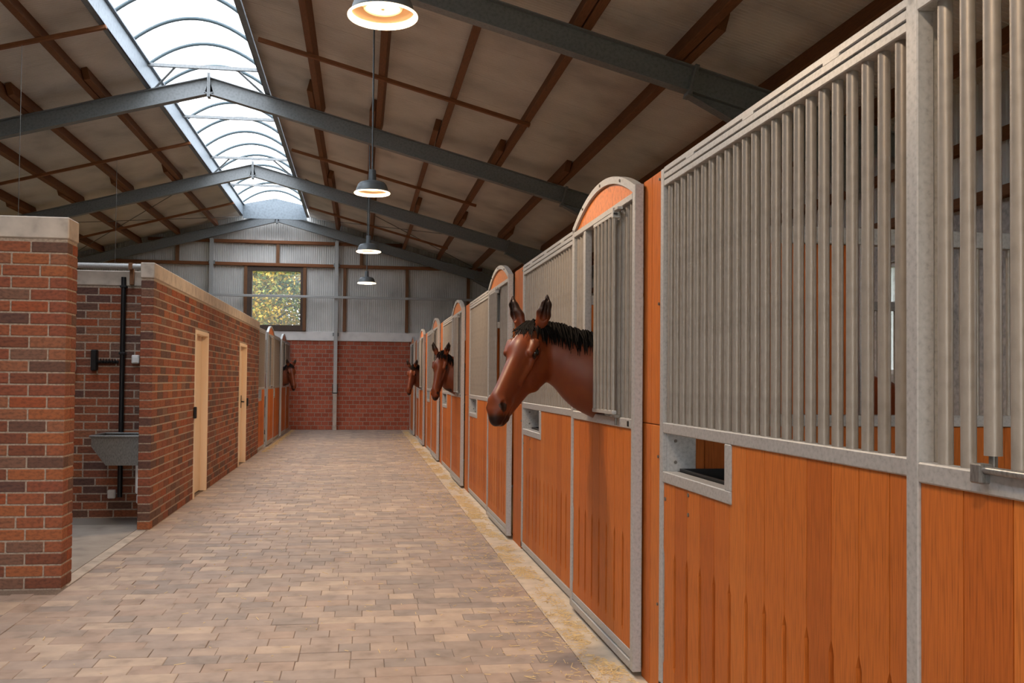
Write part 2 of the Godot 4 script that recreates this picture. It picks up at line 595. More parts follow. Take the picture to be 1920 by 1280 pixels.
func make_roof() -> void:
	var roof := struct("ceiling", "ribbed pale sandwich panels under both roof slopes")
	var cs := cos(atan(SLOPE))
	for side in [1.0, -1.0]:
		var start := 0.90
		var reach: float = (EAVE_R - RIDGE_X if side > 0 else RIDGE_X - EAVE_L) + 0.8
		var ln := (reach - start) / cs
		var b := MB.new()
		b.ribs(0.994, func(_x): return ln, 0.0585, 0.005, 0.08)
		var ms := b.mesh()
		var bas := slope_basis(side)
		var z := BACK_Z + 0.2
		while z > FAR_Z - 0.2:
			var at := Vector3(RIDGE_X + side * start, ROOF_Y - SLOPE * start, z if side > 0 else z - 1.0)
			put(roof, "roof_panel", ms, M.roof_panel, at, bas)
			z -= 1.0
	# rooflight along the ridge
	var sky := struct("window_1", "barrel-vaulted rooflight of clear panes along the ridge")
	for side in [1.0, -1.0]:
		var x0: float = RIDGE_X + side * 0.875
		var z := BACK_Z
		while z > -26.6:
			var l := minf(6.05, z + 26.6)
			var b := MB.new()
			b.bx(-0.006, 0.006, 0, 0.31, -l + 0.004, 0)
			b.bx(-0.006 * side, side * 0.07, 0.0, 0.012, -l + 0.004, 0)
			b.bx(-0.05, 0.05, 0.3, 0.325, -l + 0.004, 0)
			put(sky, "curb", b.mesh(), M.galvanised_curb, Vector3(x0, 5.965, z))
			z -= 6.05
	var arc := []
	var nseg := 18
	for i in nseg + 1:
		var t := -1.0 + 2.0 * i / nseg
		arc.append(Vector3(t * 0.88, 6.275 + 0.37 * (1.0 - t * t), 0))
	var rib := MB.new()
	rib.path(arc, 0.028, 8)
	var rm := rib.mesh()
	var pane := MB.new()
	for i in nseg:
		var a: Vector3 = arc[i] + Vector3(0, 0.022, -0.012)
		var c: Vector3 = arc[i + 1] + Vector3(0, 0.022, -0.012)
		var nrm := Vector3(-(c.y - a.y), c.x - a.x, 0).normalized()
		pane.quad(a, c, c + Vector3(0, 0, -1.02), a + Vector3(0, 0, -1.02), nrm)
	var pm := pane.mesh()
	var zr := BACK_Z - 0.1
	while zr > -26.5:
		put(sky, "rib", rm, M.rib_dark, Vector3(RIDGE_X, 0, zr))
		if zr > -25.6:
			put(sky, "pane", pm, M.rooflight, Vector3(RIDGE_X, 0, zr))
		zr -= 1.04
	for z in [-2.6, -5.6, -8.6, -11.7, -14.85, -17.7, -20.9, -23.8]:
		var t := MB.new()
		t.bx(-0.87, 0.87, -0.025, 0.025, -0.025, 0.025)
		put(sky, "tie_bar", t.mesh(), M.galvanised_frame, Vector3(RIDGE_X, 6.26, z))
	for z in FRAMES:
		for side in [1.0, -1.0]:
			var t := MB.new()
			t.tube(Vector3(side * 0.86, 5.97, z - 0.05), Vector3(side * 0.45, 6.26, z + 0.3), 0.018, 0.018, 8)
			put(sky, "strut", t.mesh(), M.galvanised_frame, Vector3(RIDGE_X, 0, 0))
	var ew := MB.new()
	ew.extrude(PackedVector2Array([Vector2(-0.87, 5.9), Vector2(0.87, 5.9), Vector2(0.87, 6.3), Vector2(0, 6.48), Vector2(-0.87, 6.3)]), -0.04, 0.0)
	put(sky, "end_plate", ew.mesh(), M.galvanised_curb, Vector3(RIDGE_X, 0, -26.6))
	# portal frames
	var words := ["behind the camera, near the open doorway", "just ahead of the camera's end of the aisle", "between the first and the second pendant lamp", "between the second and the third pendant lamp", "just beyond the fourth pendant lamp", "standing against the far gable wall"]
	for z in FRAMES:
		var o := thing("portal_frame", "grey steel roof frame " + words[FRAMES.find(z)], "roof frame", Vector3(RIDGE_X, 0, z), 0.0, "steel portal frames carrying the roof")
		for side in [1.0, -1.0]:
			var reach: float = (EAVE_R - RIDGE_X if side > 0 else RIDGE_X - EAVE_L) - 0.14
			var ln := (reach + 0.62) / cs
			var b := MB.new()
			b.xf = Transform3D(Basis(Vector3(side * cs, -SLOPE * cs, 0), Vector3(side * SLOPE * cs, cs, 0), Vector3(0, 0, side)), Vector3(0, RAFTER_Y, 0))
			b.bx(0, ln, -0.26, 0.0, -0.004, 0.004)
			b.bx(0, ln, -0.012, 0.0, -0.07, 0.07)
			b.bx(0, ln, -0.262, -0.25, -0.07, 0.07)
			put(o, "rafter", b.mesh(), M.galvanised_frame)
			b = MB.new()
			b.xf = Transform3D(Basis(Vector3(side * cs, -SLOPE * cs, 0), Vector3(side * SLOPE * cs, cs, 0), Vector3(0, 0, side)), Vector3(0, RAFTER_Y, 0))
			var h0 := 5.75 / cs
			var lh := (reach - 0.12) / cs
			b.extrude(PackedVector2Array([Vector2(h0, -0.262), Vector2(h0, -0.30), Vector2(lh, -0.75), Vector2(lh, -0.262)]), -0.006, 0.006)
			b.face(Vector3(h0, -0.30, -0.07), Vector3(lh, -0.75, -0.07), Vector3(lh, -0.75, 0.07), Vector3(h0, -0.30, 0.07), Vector3.DOWN)
			b.bx(h0 - 0.02, h0, -0.31, 0.02, -0.075, 0.075)
			b.bx(h0 + 0.004, h0 + 0.024, -0.31, 0.02, -0.075, 0.075)
			put(o, "haunch", b.mesh(), M.galvanised_frame)
			b = MB.new()
			var cx: float = side * (reach + 0.14 + 0.36)
			var top := RAFTER_Y - SLOPE * (reach + 0.5)
			b.bx(cx - 0.13, cx + 0.13, 0, top - 0.05, -0.005, 0.005)
			b.bx(cx - 0.13, cx - 0.118, 0, top - 0.05, -0.07, 0.07)
			b.bx(cx + 0.118, cx + 0.13, 0, top - 0.05, -0.07, 0.07)
			put(o, "column", b.mesh(), M.galvanised_frame)
		var a := MB.new()
		a.bx(-0.022, -0.002, -0.32, 0.06, -0.075, 0.075)
		a.bx(0.002, 0.022, -0.32, 0.06, -0.075, 0.075)
		put(o, "apex_plate", a.mesh(), M.galvanised_frame, Vector3(0, RAFTER_Y, 0))
	# timber purlins, one per bay, lapping past the frames
	var offs_r := [1.66, 2.60, 3.56, 4.56, 5.60, 6.62, 7.6]
	var offs_l := [1.62, 2.66, 3.70, 4.70, 5.70, 6.70, 7.6]
	for side in [1.0, -1.0]:
		for off in (offs_r if side > 0 else offs_l):
			for bay in FRAMES.size():
				var z0: float = FRAMES[bay] + 0.95
				var z1: float = (FRAMES[bay + 1] if bay + 1 < FRAMES.size() else FAR_Z) - 0.35
				if bay + 1 >= FRAMES.size():
					continue
				if bay == FRAMES.size() - 2:
					z1 = FAR_Z + 0.1
				var o := MeshInstance3D.new()
				o.name = numbered("roof_purlin")
				o.mesh = cbox(Vector3(0.09, 0.185, absf(z1 - z0)), 0.006)
				o.material_override = M.timber
				add_child(o)
				var shift := 0.05 if bay % 2 == 0 else -0.05
				var up := Vector3(side * SLOPE * cs, cs, 0)
				o.transform = Transform3D(Basis(Vector3(cs, -side * SLOPE * cs, 0), up, Vector3.BACK), Vector3(RIDGE_X + side * (off + shift), RAFTER_Y - SLOPE * (off + shift), (z0 + z1) * 0.5) + up * 0.097)
				o.set_meta("label", "brown timber purlin running lengthwise under the pale roof panels")
				o.set_meta("category", "beam")
				o.set_meta("group", "timber roof purlins")
	# battens nailed across the purlins in mid-bay
	for z in [0.0, -6.2, -12.45, -18.42, -24.6]:
		for side in [1.0, -1.0]:
			var x0: float = 1.05 if side > 0 else 0.86
			var x1: float = 4.66 if side > 0 else 5.8
			var o := MeshInstance3D.new()
			o.name = numbered("timber_batten")
			o.mesh = cbox(Vector3((x1 - x0) / cs, 0.05, 0.06), 0.004)
			o.material_override = M.timber_x
			add_child(o)
			var mid := (x0 + x1) * 0.5
			var up := Vector3(side * SLOPE * cs, cs, 0)
			o.transform = Transform3D(Basis(Vector3(cs, -side * SLOPE * cs, 0), up, Vector3.BACK), Vector3(RIDGE_X + side * mid, RAFTER_Y - SLOPE * mid, z) - up * 0.024)
			o.set_meta("label", "thin brown batten across the undersides of the purlins, " + ("lamp side of the ridge" if side > 0 else "wash bay side of the ridge"))
			o.set_meta("category", "batten")
			o.set_meta("group", "battens across the purlins")
	# thin steel bracing rods in the last bay and the hanging wires
	for r in [[Vector3(-1.3, 5.98, -21.5), Vector3(3.2, 4.72, -26.9)], [Vector3(3.2, 4.72, -21.5), Vector3(-1.3, 5.98, -26.9)], [Vector3(-3.5, 5.98, -21.5), Vector3(-8.0, 4.72, -26.9)], [Vector3(-8.0, 4.72, -21.5), Vector3(-3.5, 5.98, -26.9)]]:
		var b := MB.new()
		b.tube(r[0], r[1], 0.009, 0.009, 6)
		var o := put(self, numbered("bracing_rod"), b.mesh(), M.bolt)
		o.set_meta("label", "thin steel bracing rod crossing the last roof bay diagonally")
		o.set_meta("category", "rod")
		o.set_meta("group", "diagonal bracing rods")
	for r in [[Vector3(-4.3, 5.66, -12.45), 2.6], [Vector3(-4.62, 5.57, -18.42), 2.6]]:
		var b := MB.new()
		b.tube(r[0], Vector3(r[0].x, r[1], r[0].z), 0.004, 0.004, 6)
		var o := put(self, numbered("hanging_wire"), b.mesh(), M.bolt)
		o.set_meta("label", "thin steel wire hanging straight down from a roof batten")
		o.set_meta("category", "wire")
		o.set_meta("group", "wires hanging from the roof")


# ------------------------------------------------------------------ brickwork
# items: [centre Vector3, size Vector3, variant]; the nearest 300 become bricks of their own
func lay(parent: Node, items: Array, names: String, kinds: int, mix: Material) -> void:
	items.sort_custom(func(p, q): return absf(p[0].z) + absf(p[0].x) * 0.01 + p[0].y * 0.001 < absf(q[0].z) + absf(q[0].x) * 0.01 + q[0].y * 0.001)
	var xfs := []
	var cols := []
	for i in items.size():
		var it: Array = items[i]
		var s: Vector3 = it[1]
		if i < 300:
			put(parent, "brick", cbox(s.snapped(Vector3.ONE * 0.004), 0.004), M["%s%d" % [names, it[2]]], it[0])
		else:
			xfs.append(Transform3D(Basis.from_scale(s / Vector3(0.24, 0.07, 0.115)), it[0]))
			cols.append(M["%s%d" % [names, it[2]]].albedo_color.srgb_to_linear())
	if xfs.size():
		multi(parent, "bricks", cbox(Vector3(0.24, 0.07, 0.115), 0.004), mix, xfs, cols)


# lengths along a course from s0 to s1, broken by holes; returns [mid, length]
func course(i: int, s0: float, s1: float, holes: Array, bond := 1) -> Array:
	var cuts := [[s0, s1]]
	for h in holes:
		var nxt := []
		for c in cuts:
			if h[1] <= c[0] or h[0] >= c[1]:
				nxt.append(c)
			else:
				if h[0] - c[0] > 0.03:
					nxt.append([c[0], h[0]])
				if c[1] - h[1] > 0.03:
					nxt.append([h[1], c[1]])
		cuts = nxt
	var out := []
	for c in cuts:
		var s: float = c[0]
		var first: float = 0.24 if bond == 0 or i % 2 == 0 else 0.115
		if rng.randf() < 0.14:
			first = 0.1775
		var k := 0
		while s < c[1] - 0.02:
			var l := first if k == 0 else 0.24
			if k > 0 and rng.randf() < 0.07:
				l = 0.115
			if s + l > c[1] - 0.06:
				l = c[1] - s
			out.append([s + l * 0.5, l])
			s += l + 0.011
			k += 1
	return out


func make_left_walls() -> void:
	# brick pier wall in front of the wash bay: front face at z -6.88, end face at x -2.043
	var w := struct("wall_pier", "near free-standing brick wall with a concrete coping")
	var b := MB.new()
	b.bx(-4.6, -2.047, -0.02, 2.432, -7.11, -6.884)
	put(w, "mortar", b.mesh(), M.mortar)
	var items := []
	for i in 29:
		var y := 0.0833 * i + 0.006 + 0.036
		if i % 2 == 0:
			for q in course(i, -4.6, -2.043, [], 0):
				items.append([Vector3(-2.043 - (q[0] + 4.6), y, -6.88 - 0.0575), Vector3(q[1], 0.072, 0.115), brick_kind()])
			items.append([Vector3(-2.043 - 0.12, y, -7.115 + 0.054), Vector3(0.24, 0.072, 0.108), brick_kind()])
		else:
			items.append([Vector3(-2.043 - 0.0575, y, -6.9975), Vector3(0.115, 0.072, 0.235), brick_kind()])
			for q in course(i, -4.6, -2.043 - 0.126, [], 0):
				items.append([Vector3(-2.169 - (q[0] + 4.6), y, -6.88 - 0.0575), Vector3(q[1], 0.072, 0.115), brick_kind()])
	items.sort_custom(func(p, q): return p[0].x > q[0].x)
	lay_in_order(w, items)
	b = MB.new()
	b.bx(-4.6, -2.038, 2.434, 2.588, -7.12, -6.875, 0.008)
	put(w, "coping", b.mesh(), M.concrete)
	# long wall along the aisle with two doors
	w = struct("wall_aisle", "long brick wall along the aisle with two cream doors and a concrete coping")
	b = MB.new()
	var holes := [[11.76, 12.72], [15.95, 16.91]]
	var z0 := 9.44
	for h in holes + [[18.97, 0.0]]:
		b.bx(-2.118, -2.0035, -0.02, 2.432, -h[0], -z0 - (0.004 if z0 == 9.44 else 0.0))
		if h[1] > 0.0:
			b.bx(-2.118, -2.0035, 2.06, 2.432, -h[1], -h[0])
			z0 = h[1]
	put(w, "mortar", b.mesh(), M.mortar)
	items = []
	for i in 29:
		var y := 0.0833 * i + 0.006 + 0.036
		var hs: Array = holes if y < 2.07 else []
		for q in course(i + 1, 9.44, 18.97, hs):
			items.append([Vector3(-2.0605, y, -q[0]), Vector3(0.121, 0.072, q[1]), brick_kind()])
	lay(w, items, "brick", 9, M.brick_mix)
	b = MB.new()
	b.bx(-2.128, -1.994, 2.434, 2.585, -18.98, -9.43, 0.008)
	put(w, "coping", b.mesh(), M.concrete)
	# doors
	for k in 2:
		var d := struct("door_%d" % (k + 1), ["cream door with a black handle in the brick wall, nearer the wash bay", "cream door with a black handle in the brick wall, nearer the stalls"][k])
		d.position = Vector3(-1.995, 0, -holes[k][0] - 0.002)
		b = MB.new()
		b.bx(-0.13, 0.008, 0, 2.056, -0.05, 0.0, 0.004)
		b.bx(-0.13, 0.008, 0, 2.056, -0.956, -0.906, 0.004)
		b.bx(-0.13, 0.008, 2.006, 2.056, -0.906, -0.05, 0.004)
		put(d, "door_frame", b.mesh(), M.cream_paint)
		b = MB.new()
		b.bx(-0.115, -0.075, 0.01, 2.004, -0.904, -0.052, 0.003)
		put(d, "door_leaf", b.mesh(), M.cream_paint)
		var hz := -0.11 if k == 0 else -0.85
		b = MB.new()
		b.bx(-0.076, -0.066, 0.95, 1.17, hz - 0.022, hz + 0.022, 0.004)
		b.tube(Vector3(-0.07, 1.06, hz), Vector3(-0.02, 1.06, hz), 0.011, 0.011, 8)
		b.tube(Vector3(-0.022, 1.06, hz), Vector3(-0.022, 1.06, hz + (-0.12 if k == 0 else 0.12)), 0.01, 0.01, 8)
		put(d, "door_handle", b.mesh(), M.black_steel)
		b = MB.new()
		b.bx(0.0, 0.03, 0.98, 1.12, hz + (0.14 if k == 0 else -0.2) - 0.03, hz + (0.14 if k == 0 else -0.2) + 0.03, 0.006)
		put(d, "strike_box", b.mesh(), M.black_steel)
	# wash bay back wall
	w = struct("wall_wash_bay", "brick back wall of the wash bay with a concrete coping")
	b = MB.new()
	b.bx(-4.6, -2.12, -0.02, 2.43, -10.42, -10.3035)
	put(w, "mortar", b.mesh(), M.mortar)
	items = []
	for i in 29:
		var y := 0.0833 * i + 0.006 + 0.036
		for q in course(i + 3, -4.6, -2.12, []):
			items.append([Vector3(-2.12 - (q[0] + 4.6), y, -10.355), Vector3(q[1], 0.072, 0.11), brick_kind()])
	items.sort_custom(func(p, q): return p[0].x > q[0].x)
	lay_in_order(w, items)
	b = MB.new()
	b.bx(-4.6, -2.125, 2.432, 2.59, -10.43, -10.29, 0.008)
	put(w, "coping", b.mesh(), M.concrete)
	b = MB.new()
	b.bx(-4.6, -4.48, -0.02, 2.43, -10.3, -7.12)
	put(w, "side_return", b.mesh(), M.brick1)


func lay_in_order(w: Node, items: Array) -> void:
	var xfs := []
	var cols := []
	for i in items.size():
		var s: Vector3 = items[i][1]
		if i < 300:
			put(w, "brick", cbox(s.snapped(Vector3.ONE * 0.004), 0.004), M["brick%d" % items[i][2]], items[i][0])
		else:
			xfs.append(Transform3D(Basis.from_scale(s / Vector3(0.24, 0.07, 0.115)), items[i][0]))
			cols.append(M["brick%d" % items[i][2]].albedo_color.srgb_to_linear())
	if xfs.size():
		multi(w, "bricks", cbox(Vector3(0.24, 0.07, 0.115), 0.004), M.brick_mix, xfs, cols)


func brick_kind() -> int:
	return [0, 0, 1, 1, 2, 3, 4, 5, 5, 6, 7, 8][rng.randi() % 12]


# ------------------------------------------------------------------ gable wall at the end of the aisle
func make_far_wall() -> void:
	var w := struct("wall_far", "gable wall at the end of the aisle: red bricks below, ribbed white sheeting above")
	var b := MB.new()
	b.bx(EAVE_L, EAVE_R, -0.02, 2.565, FAR_Z - 0.2, FAR_Z - 0.0035)
	put(w, "mortar", b.mesh(), M.mortar)
	var items := []
	for i in 21:
		var y := 0.1222 * i + 0.061
		var x := -2.3 - (0.1 if i % 2 else 0.0)
		while x < 1.8:
			items.append([Vector3(x, y, FAR_Z - 0.05), Vector3(0.186, 0.108, 0.1), rng.randi() % 3])
			x += 0.198
	items.sort_custom(func(p, q): return absf(p[0].x + 0.2) < absf(q[0].x + 0.2))
	var xfs := []
	var cols := []
	for i in items.size():
		if i < 300:
			put(w, "brick", cbox(items[i][1], 0.004), M["red_brick%d" % items[i][2]], items[i][0])
		else:
			xfs.append(Transform3D(Basis.IDENTITY, items[i][0]))
			cols.append(M["red_brick%d" % items[i][2]].albedo_color.srgb_to_linear())
	multi(w, "bricks", cbox(Vector3(0.186, 0.108, 0.1), 0.004), M.brick_mix, xfs, cols)
	# ribbed sheets, cut to the roof slope, leaving the window free
	var x := EAVE_L
	while x < EAVE_R - 0.01:
		var wd := minf(1.0, EAVE_R - x)
		var parts := [[2.83, 99.0, x, wd]]
		if x + wd > -3.12 and x < -1.76:
			parts = []
			var a := maxf(x, -3.12)
			var c := minf(x + wd, -1.76)
			if a > x + 0.01:
				parts.append([2.83, 99.0, x, a - x])
			if c < x + wd - 0.01:
				parts.append([2.83, 99.0, c, x + wd - c])
			parts.append([2.83, 3.0, a, c - a])
			parts.append([4.54, 99.0, a, c - a])
		for p in parts:
			b = MB.new()
			var px: float = p[2]
			var y0: float = p[0]
			var y1: float = p[1]
			b.ribs(p[3], func(q): return (minf(y1, ROOF_Y + 0.05 - SLOPE * absf(px + q - RIDGE_X))) - y0, 0.064, 0.016, 0.06)
			put(w, "cladding_sheet", b.mesh(), M.cladding, Vector3(px, y0, FAR_Z))
		x += wd
	var t := struct("trim_1", "white concrete ring beam above the red brick wall")
	b = MB.new()
	b.bx(EAVE_L, EAVE_R, 2.567, 2.83, FAR_Z - 0.2, FAR_Z + 0.03, 0.008)
	put(t, "beam", b.mesh(), M.white_concrete)
	# timber girts and studs in front of the sheets
	var girts := [[5.375, -6.0, 1.15], [4.725, -8.3, 3.5]]
	for g in girts:
		b = MB.new()
		b.bx(g[1], g[2], g[0] - 0.045, g[0] + 0.045, FAR_Z + 0.006, FAR_Z + 0.11, 0.005)
		var o := put(self, numbered("timber_girt"), b.mesh(), M.timber_x)
		o.set_meta("label", "brown horizontal timber girt %s the gable window" % ("high above" if g[0] > 5.0 else "just above"))
		o.set_meta("category", "beam")
	var studs := [[-2.41, 4.77, 5.33], [-0.03, 4.77, 5.33], [-5.2, 4.77, 5.33], [-3.3, 2.84, 4.68], [-1.64, 2.84, 4.68], [-0.5, 2.84, 4.68], [1.3, 2.84, 4.68], [3.1, 2.84, 4.6], [-5.9, 2.84, 4.68]]
	for s in studs:
		b = MB.new()
		b.bx(s[0] - 0.045, s[0] + 0.045, s[1], s[2], FAR_Z + 0.006, FAR_Z + 0.09, 0.005)
		var o := put(self, numbered("timber_stud"), b.mesh(), M.timber_y)
		o.set_meta("label", "short brown upright timber stud against the white gable sheeting")
		o.set_meta("category", "stud")
		o.set_meta("group", "timber studs on the gable wall")
	# steel posts and the long rail
	for p in [[-0.735, 0.0, 5.44, "tall grey steel gable post reaching from the floor to the roof frame"], [-4.24, 2.83, 5.42, "grey steel gable post beside the window, standing behind the brick wall"]]:
		var o := thing("gable_post", p[3], "steel post", Vector3(p[0], p[1], FAR_Z + 0.175))
		b = MB.new()
		b.bx(-0.05, 0.05, 0, p[2] - p[1], -0.05, -0.042)
		b.bx(-0.05, 0.05, 0, p[2] - p[1], 0.042, 0.05)
		b.bx(-0.004, 0.004, 0, p[2] - p[1], -0.042, 0.042)
		b.bx(-0.05, 0.05, 0, 0.012, -0.08, 0.08)
		put(o, "shaft", b.mesh(), M.galvanised)
		if p[1] == 0.0:
			b = MB.new()
			b.bx(-0.075, 0.075, 1.05, 1.08, -0.055, 0.07, 0.004)
			b.bx(-0.075, -0.058, 1.05, 1.32, -0.055, 0.07, 0.004)
			b.bx(0.058, 0.075, 1.05, 1.32, -0.055, 0.07, 0.004)
			put(o, "guide_bracket", b.mesh(), M.black_steel)
			b = MB.new()
			b.bx(-0.055, 0.055, 0.0, 1.05, 0.051, 0.06, 0.002)
			put(o, "cover_plate", b.mesh(), M.concrete)
		for y in [2.75, 4.75]:
			if y > p[1]:
				b = MB.new()
				b.bx(-0.09, 0.09, y - p[1] - 0.05, y - p[1] + 0.05, -0.06, -0.052, 0.003)
				put(o, "cleat", b.mesh(), M.galvanised_frame)
	b = MB.new()
	b.bx(-6.6, 3.6, 3.775, 3.845, FAR_Z + 0.24, FAR_Z + 0.3, 0.006)
	var rl := put(self, "gable_rail", b.mesh(), M.galvanised)
	rl.set_meta("label", "long grey steel rail running across the gable in front of the window")
	rl.set_meta("category", "rail")
	# window
	var win := struct("window_2", "square gable window with a dark frame looking out on autumn trees")
	win.position = Vector3(-2.44, 3.77, FAR_Z)
	b = MB.new()
	b.bx(-0.82, 0.82, 0.77, 0.93, -0.12, 0.06, 0.006)
	b.bx(-0.82, 0.82, -0.93, -0.77, -0.12, 0.06, 0.006)
	b.bx(-0.82, -0.68, -0.77, 0.77, -0.12, 0.06, 0.006)
	b.bx(0.68, 0.82, -0.77, 0.77, -0.12, 0.06, 0.006)
	put(win, "window_frame", b.mesh(), M.dark_timber)
	b = MB.new()
	b.bx(-0.68, 0.68, -0.77, 0.77, -0.05, -0.044)
	put(win, "pane", b.mesh(), M.glass)
	b = MB.new()
	b.bx(-0.32, 0.32, 0.94, 0.975, 0.0, 0.1, 0.004)
	put(win, "head_board", b.mesh(), M.timber_x)


# ------------------------------------------------------------------ outer walls
func make_outer_walls() -> void:
	var w := struct("wall_right", "pale outer wall behind the stalls with a window")
	var top := ROOF_Y - SLOPE * (EAVE_R - RIDGE_X)
	var b := MB.new()
	var wz := [[-0.3, -1.4], [-8.4, -9.5], [-12.45, -13.55], [-16.5, -17.6], [-20.55, -21.65], [-24.6, -25.7]]  # window row repeated down both walls; most added to brighten the interior
	var z := BACK_Z
	for q in wz:
		b.bx(EAVE_R, EAVE_R + 0.2, 0, 3.12, q[0], z)
		b.bx(EAVE_R, EAVE_R + 0.2, 0, 1.58, q[1], q[0])
		b.bx(EAVE_R, EAVE_R + 0.2, 2.78, 3.12, q[1], q[0])
		z = q[1]
	b.bx(EAVE_R, EAVE_R + 0.2, 0, 3.12, FAR_Z, z)
	put(w, "plaster_wall", b.mesh(), M.plaster)
	b = MB.new()
	b.ribs(BACK_Z - FAR_Z, func(_q): return top - 3.12 + 0.1, 0.1, 0.012, 0.06)
	put(w, "cladding_sheet", b.mesh(), M.cladding, Vector3(EAVE_R, 3.12, FAR_Z), Basis(Vector3(0, 0, 1), Vector3.UP, Vector3(-1, 0, 0)))
	for y in [3.17, 3.68]:
		b = MB.new()
		b.bx(EAVE_R - 0.09, EAVE_R - 0.002, y - 0.05, y + 0.05, FAR_Z + 0.2, BACK_Z, 0.004)
		var o := put(self, numbered("timber_girt"), b.mesh(), M.timber)
		o.set_meta("label", "brown timber girt along the outer wall behind the stalls, %s one" % ("lower" if y < 3.5 else "upper"))
		o.set_meta("category", "beam")
	for k in wz.size() * 2:
		var left := k >= wz.size()
		var span: Array = wz[k % wz.size()]
		var win := struct("window_%d" % (k + 3), "small two-pane window in the outer wall " + ("on the wash bay side, unseen and added for daylight" if left else "behind the stalls, in a row mostly added for daylight"))
		win.position = Vector3((EAVE_L - 0.06) if left else (EAVE_R + 0.06), 2.18, (span[0] + span[1]) * 0.5)
		b = MB.new()
		b.bx(-0.03, 0.03, -0.6, -0.55, -0.55, 0.55, 0.004)
		b.bx(-0.03, 0.03, 0.55, 0.6, -0.55, 0.55, 0.004)
		b.bx(-0.03, 0.03, -0.55, 0.55, -0.55, -0.5, 0.004)
		b.bx(-0.03, 0.03, -0.55, 0.55, 0.5, 0.55, 0.004)
		b.bx(-0.03, 0.03, 0.12, 0.18, -0.5, 0.5, 0.004)
		put(win, "window_frame", b.mesh(), M.white_plastic)
		b = MB.new()
		b.bx(-0.004, 0.004, -0.55, 0.12, -0.5, 0.5)
		put(win, "pane", b.mesh(), M.glass)
		b = MB.new()
		b.bx(-0.004, 0.004, 0.18, 0.55, -0.5, 0.5)
		put(win, "pane", b.mesh(), M.glass)
	w = struct("wall_left", "pale outer wall on the wash bay side")
	b = MB.new()
	z = BACK_Z
	for q in wz:  # unseen openings, added to let more daylight reach the far end
		b.bx(EAVE_L - 0.2, EAVE_L, 0, top + 0.1, q[0], z)
		b.bx(EAVE_L - 0.2, EAVE_L, 0, 1.58, q[1], q[0])
		b.bx(EAVE_L - 0.2, EAVE_L, 2.78, top + 0.1, q[1], q[0])
		z = q[1]
	b.bx(EAVE_L - 0.2, EAVE_L, 0, top + 0.1, FAR_Z, z)
	put(w, "plaster_wall", b.mesh(), M.plaster)
	w = struct("wall_back", "pale gable wall behind the camera with an open doorway")
	b = MB.new()
	b.bx(EAVE_L, -2.6, 0, 4.3, BACK_Z, BACK_Z + 0.2)
	b.bx(1.8, EAVE_R, 0, 4.3, BACK_Z, BACK_Z + 0.2)
	b.bx(-2.6, 1.8, 3.4, 4.3, BACK_Z, BACK_Z + 0.2)
	b.xf = Transform3D(Basis.IDENTITY, Vector3(0, 0, BACK_Z))
	b.extrude(PackedVector2Array([Vector2(EAVE_L, 4.3), Vector2(EAVE_R, 4.3), Vector2(RIDGE_X, 6.5)]), 0.0, 0.2)
	put(w, "plaster_wall", b.mesh(), M.plaster)


# ------------------------------------------------------------------ stalls
func board_mesh(w: float, h: float, s1: float, s2: float) -> ArrayMesh:
	var key := "bd%.3f_%.3f_%.3f" % [w, h, s2]
	if not cache.has(key):
		var b := MB.new()
		var s := 0.016
		var g := 0.0022
		var poly := PackedVector2Array([Vector2(g, 0), Vector2(w - g, 0), Vector2(w - g, s1), Vector2(w - s, s1 + 0.02), Vector2(w - s, s2 - 0.04), Vector2(w - g, s2), Vector2(w - g, h), Vector2(g, h), Vector2(g, s2), Vector2(s, s2 - 0.04), Vector2(s, s1 + 0.02), Vector2(g, s1)])
		b.extrude(poly, -0.032, 0.0)
		cache[key] = b.mesh()
	return cache[key]


func wood() -> Material:
	return M["wood%d" % (rng.randi() % 5)]


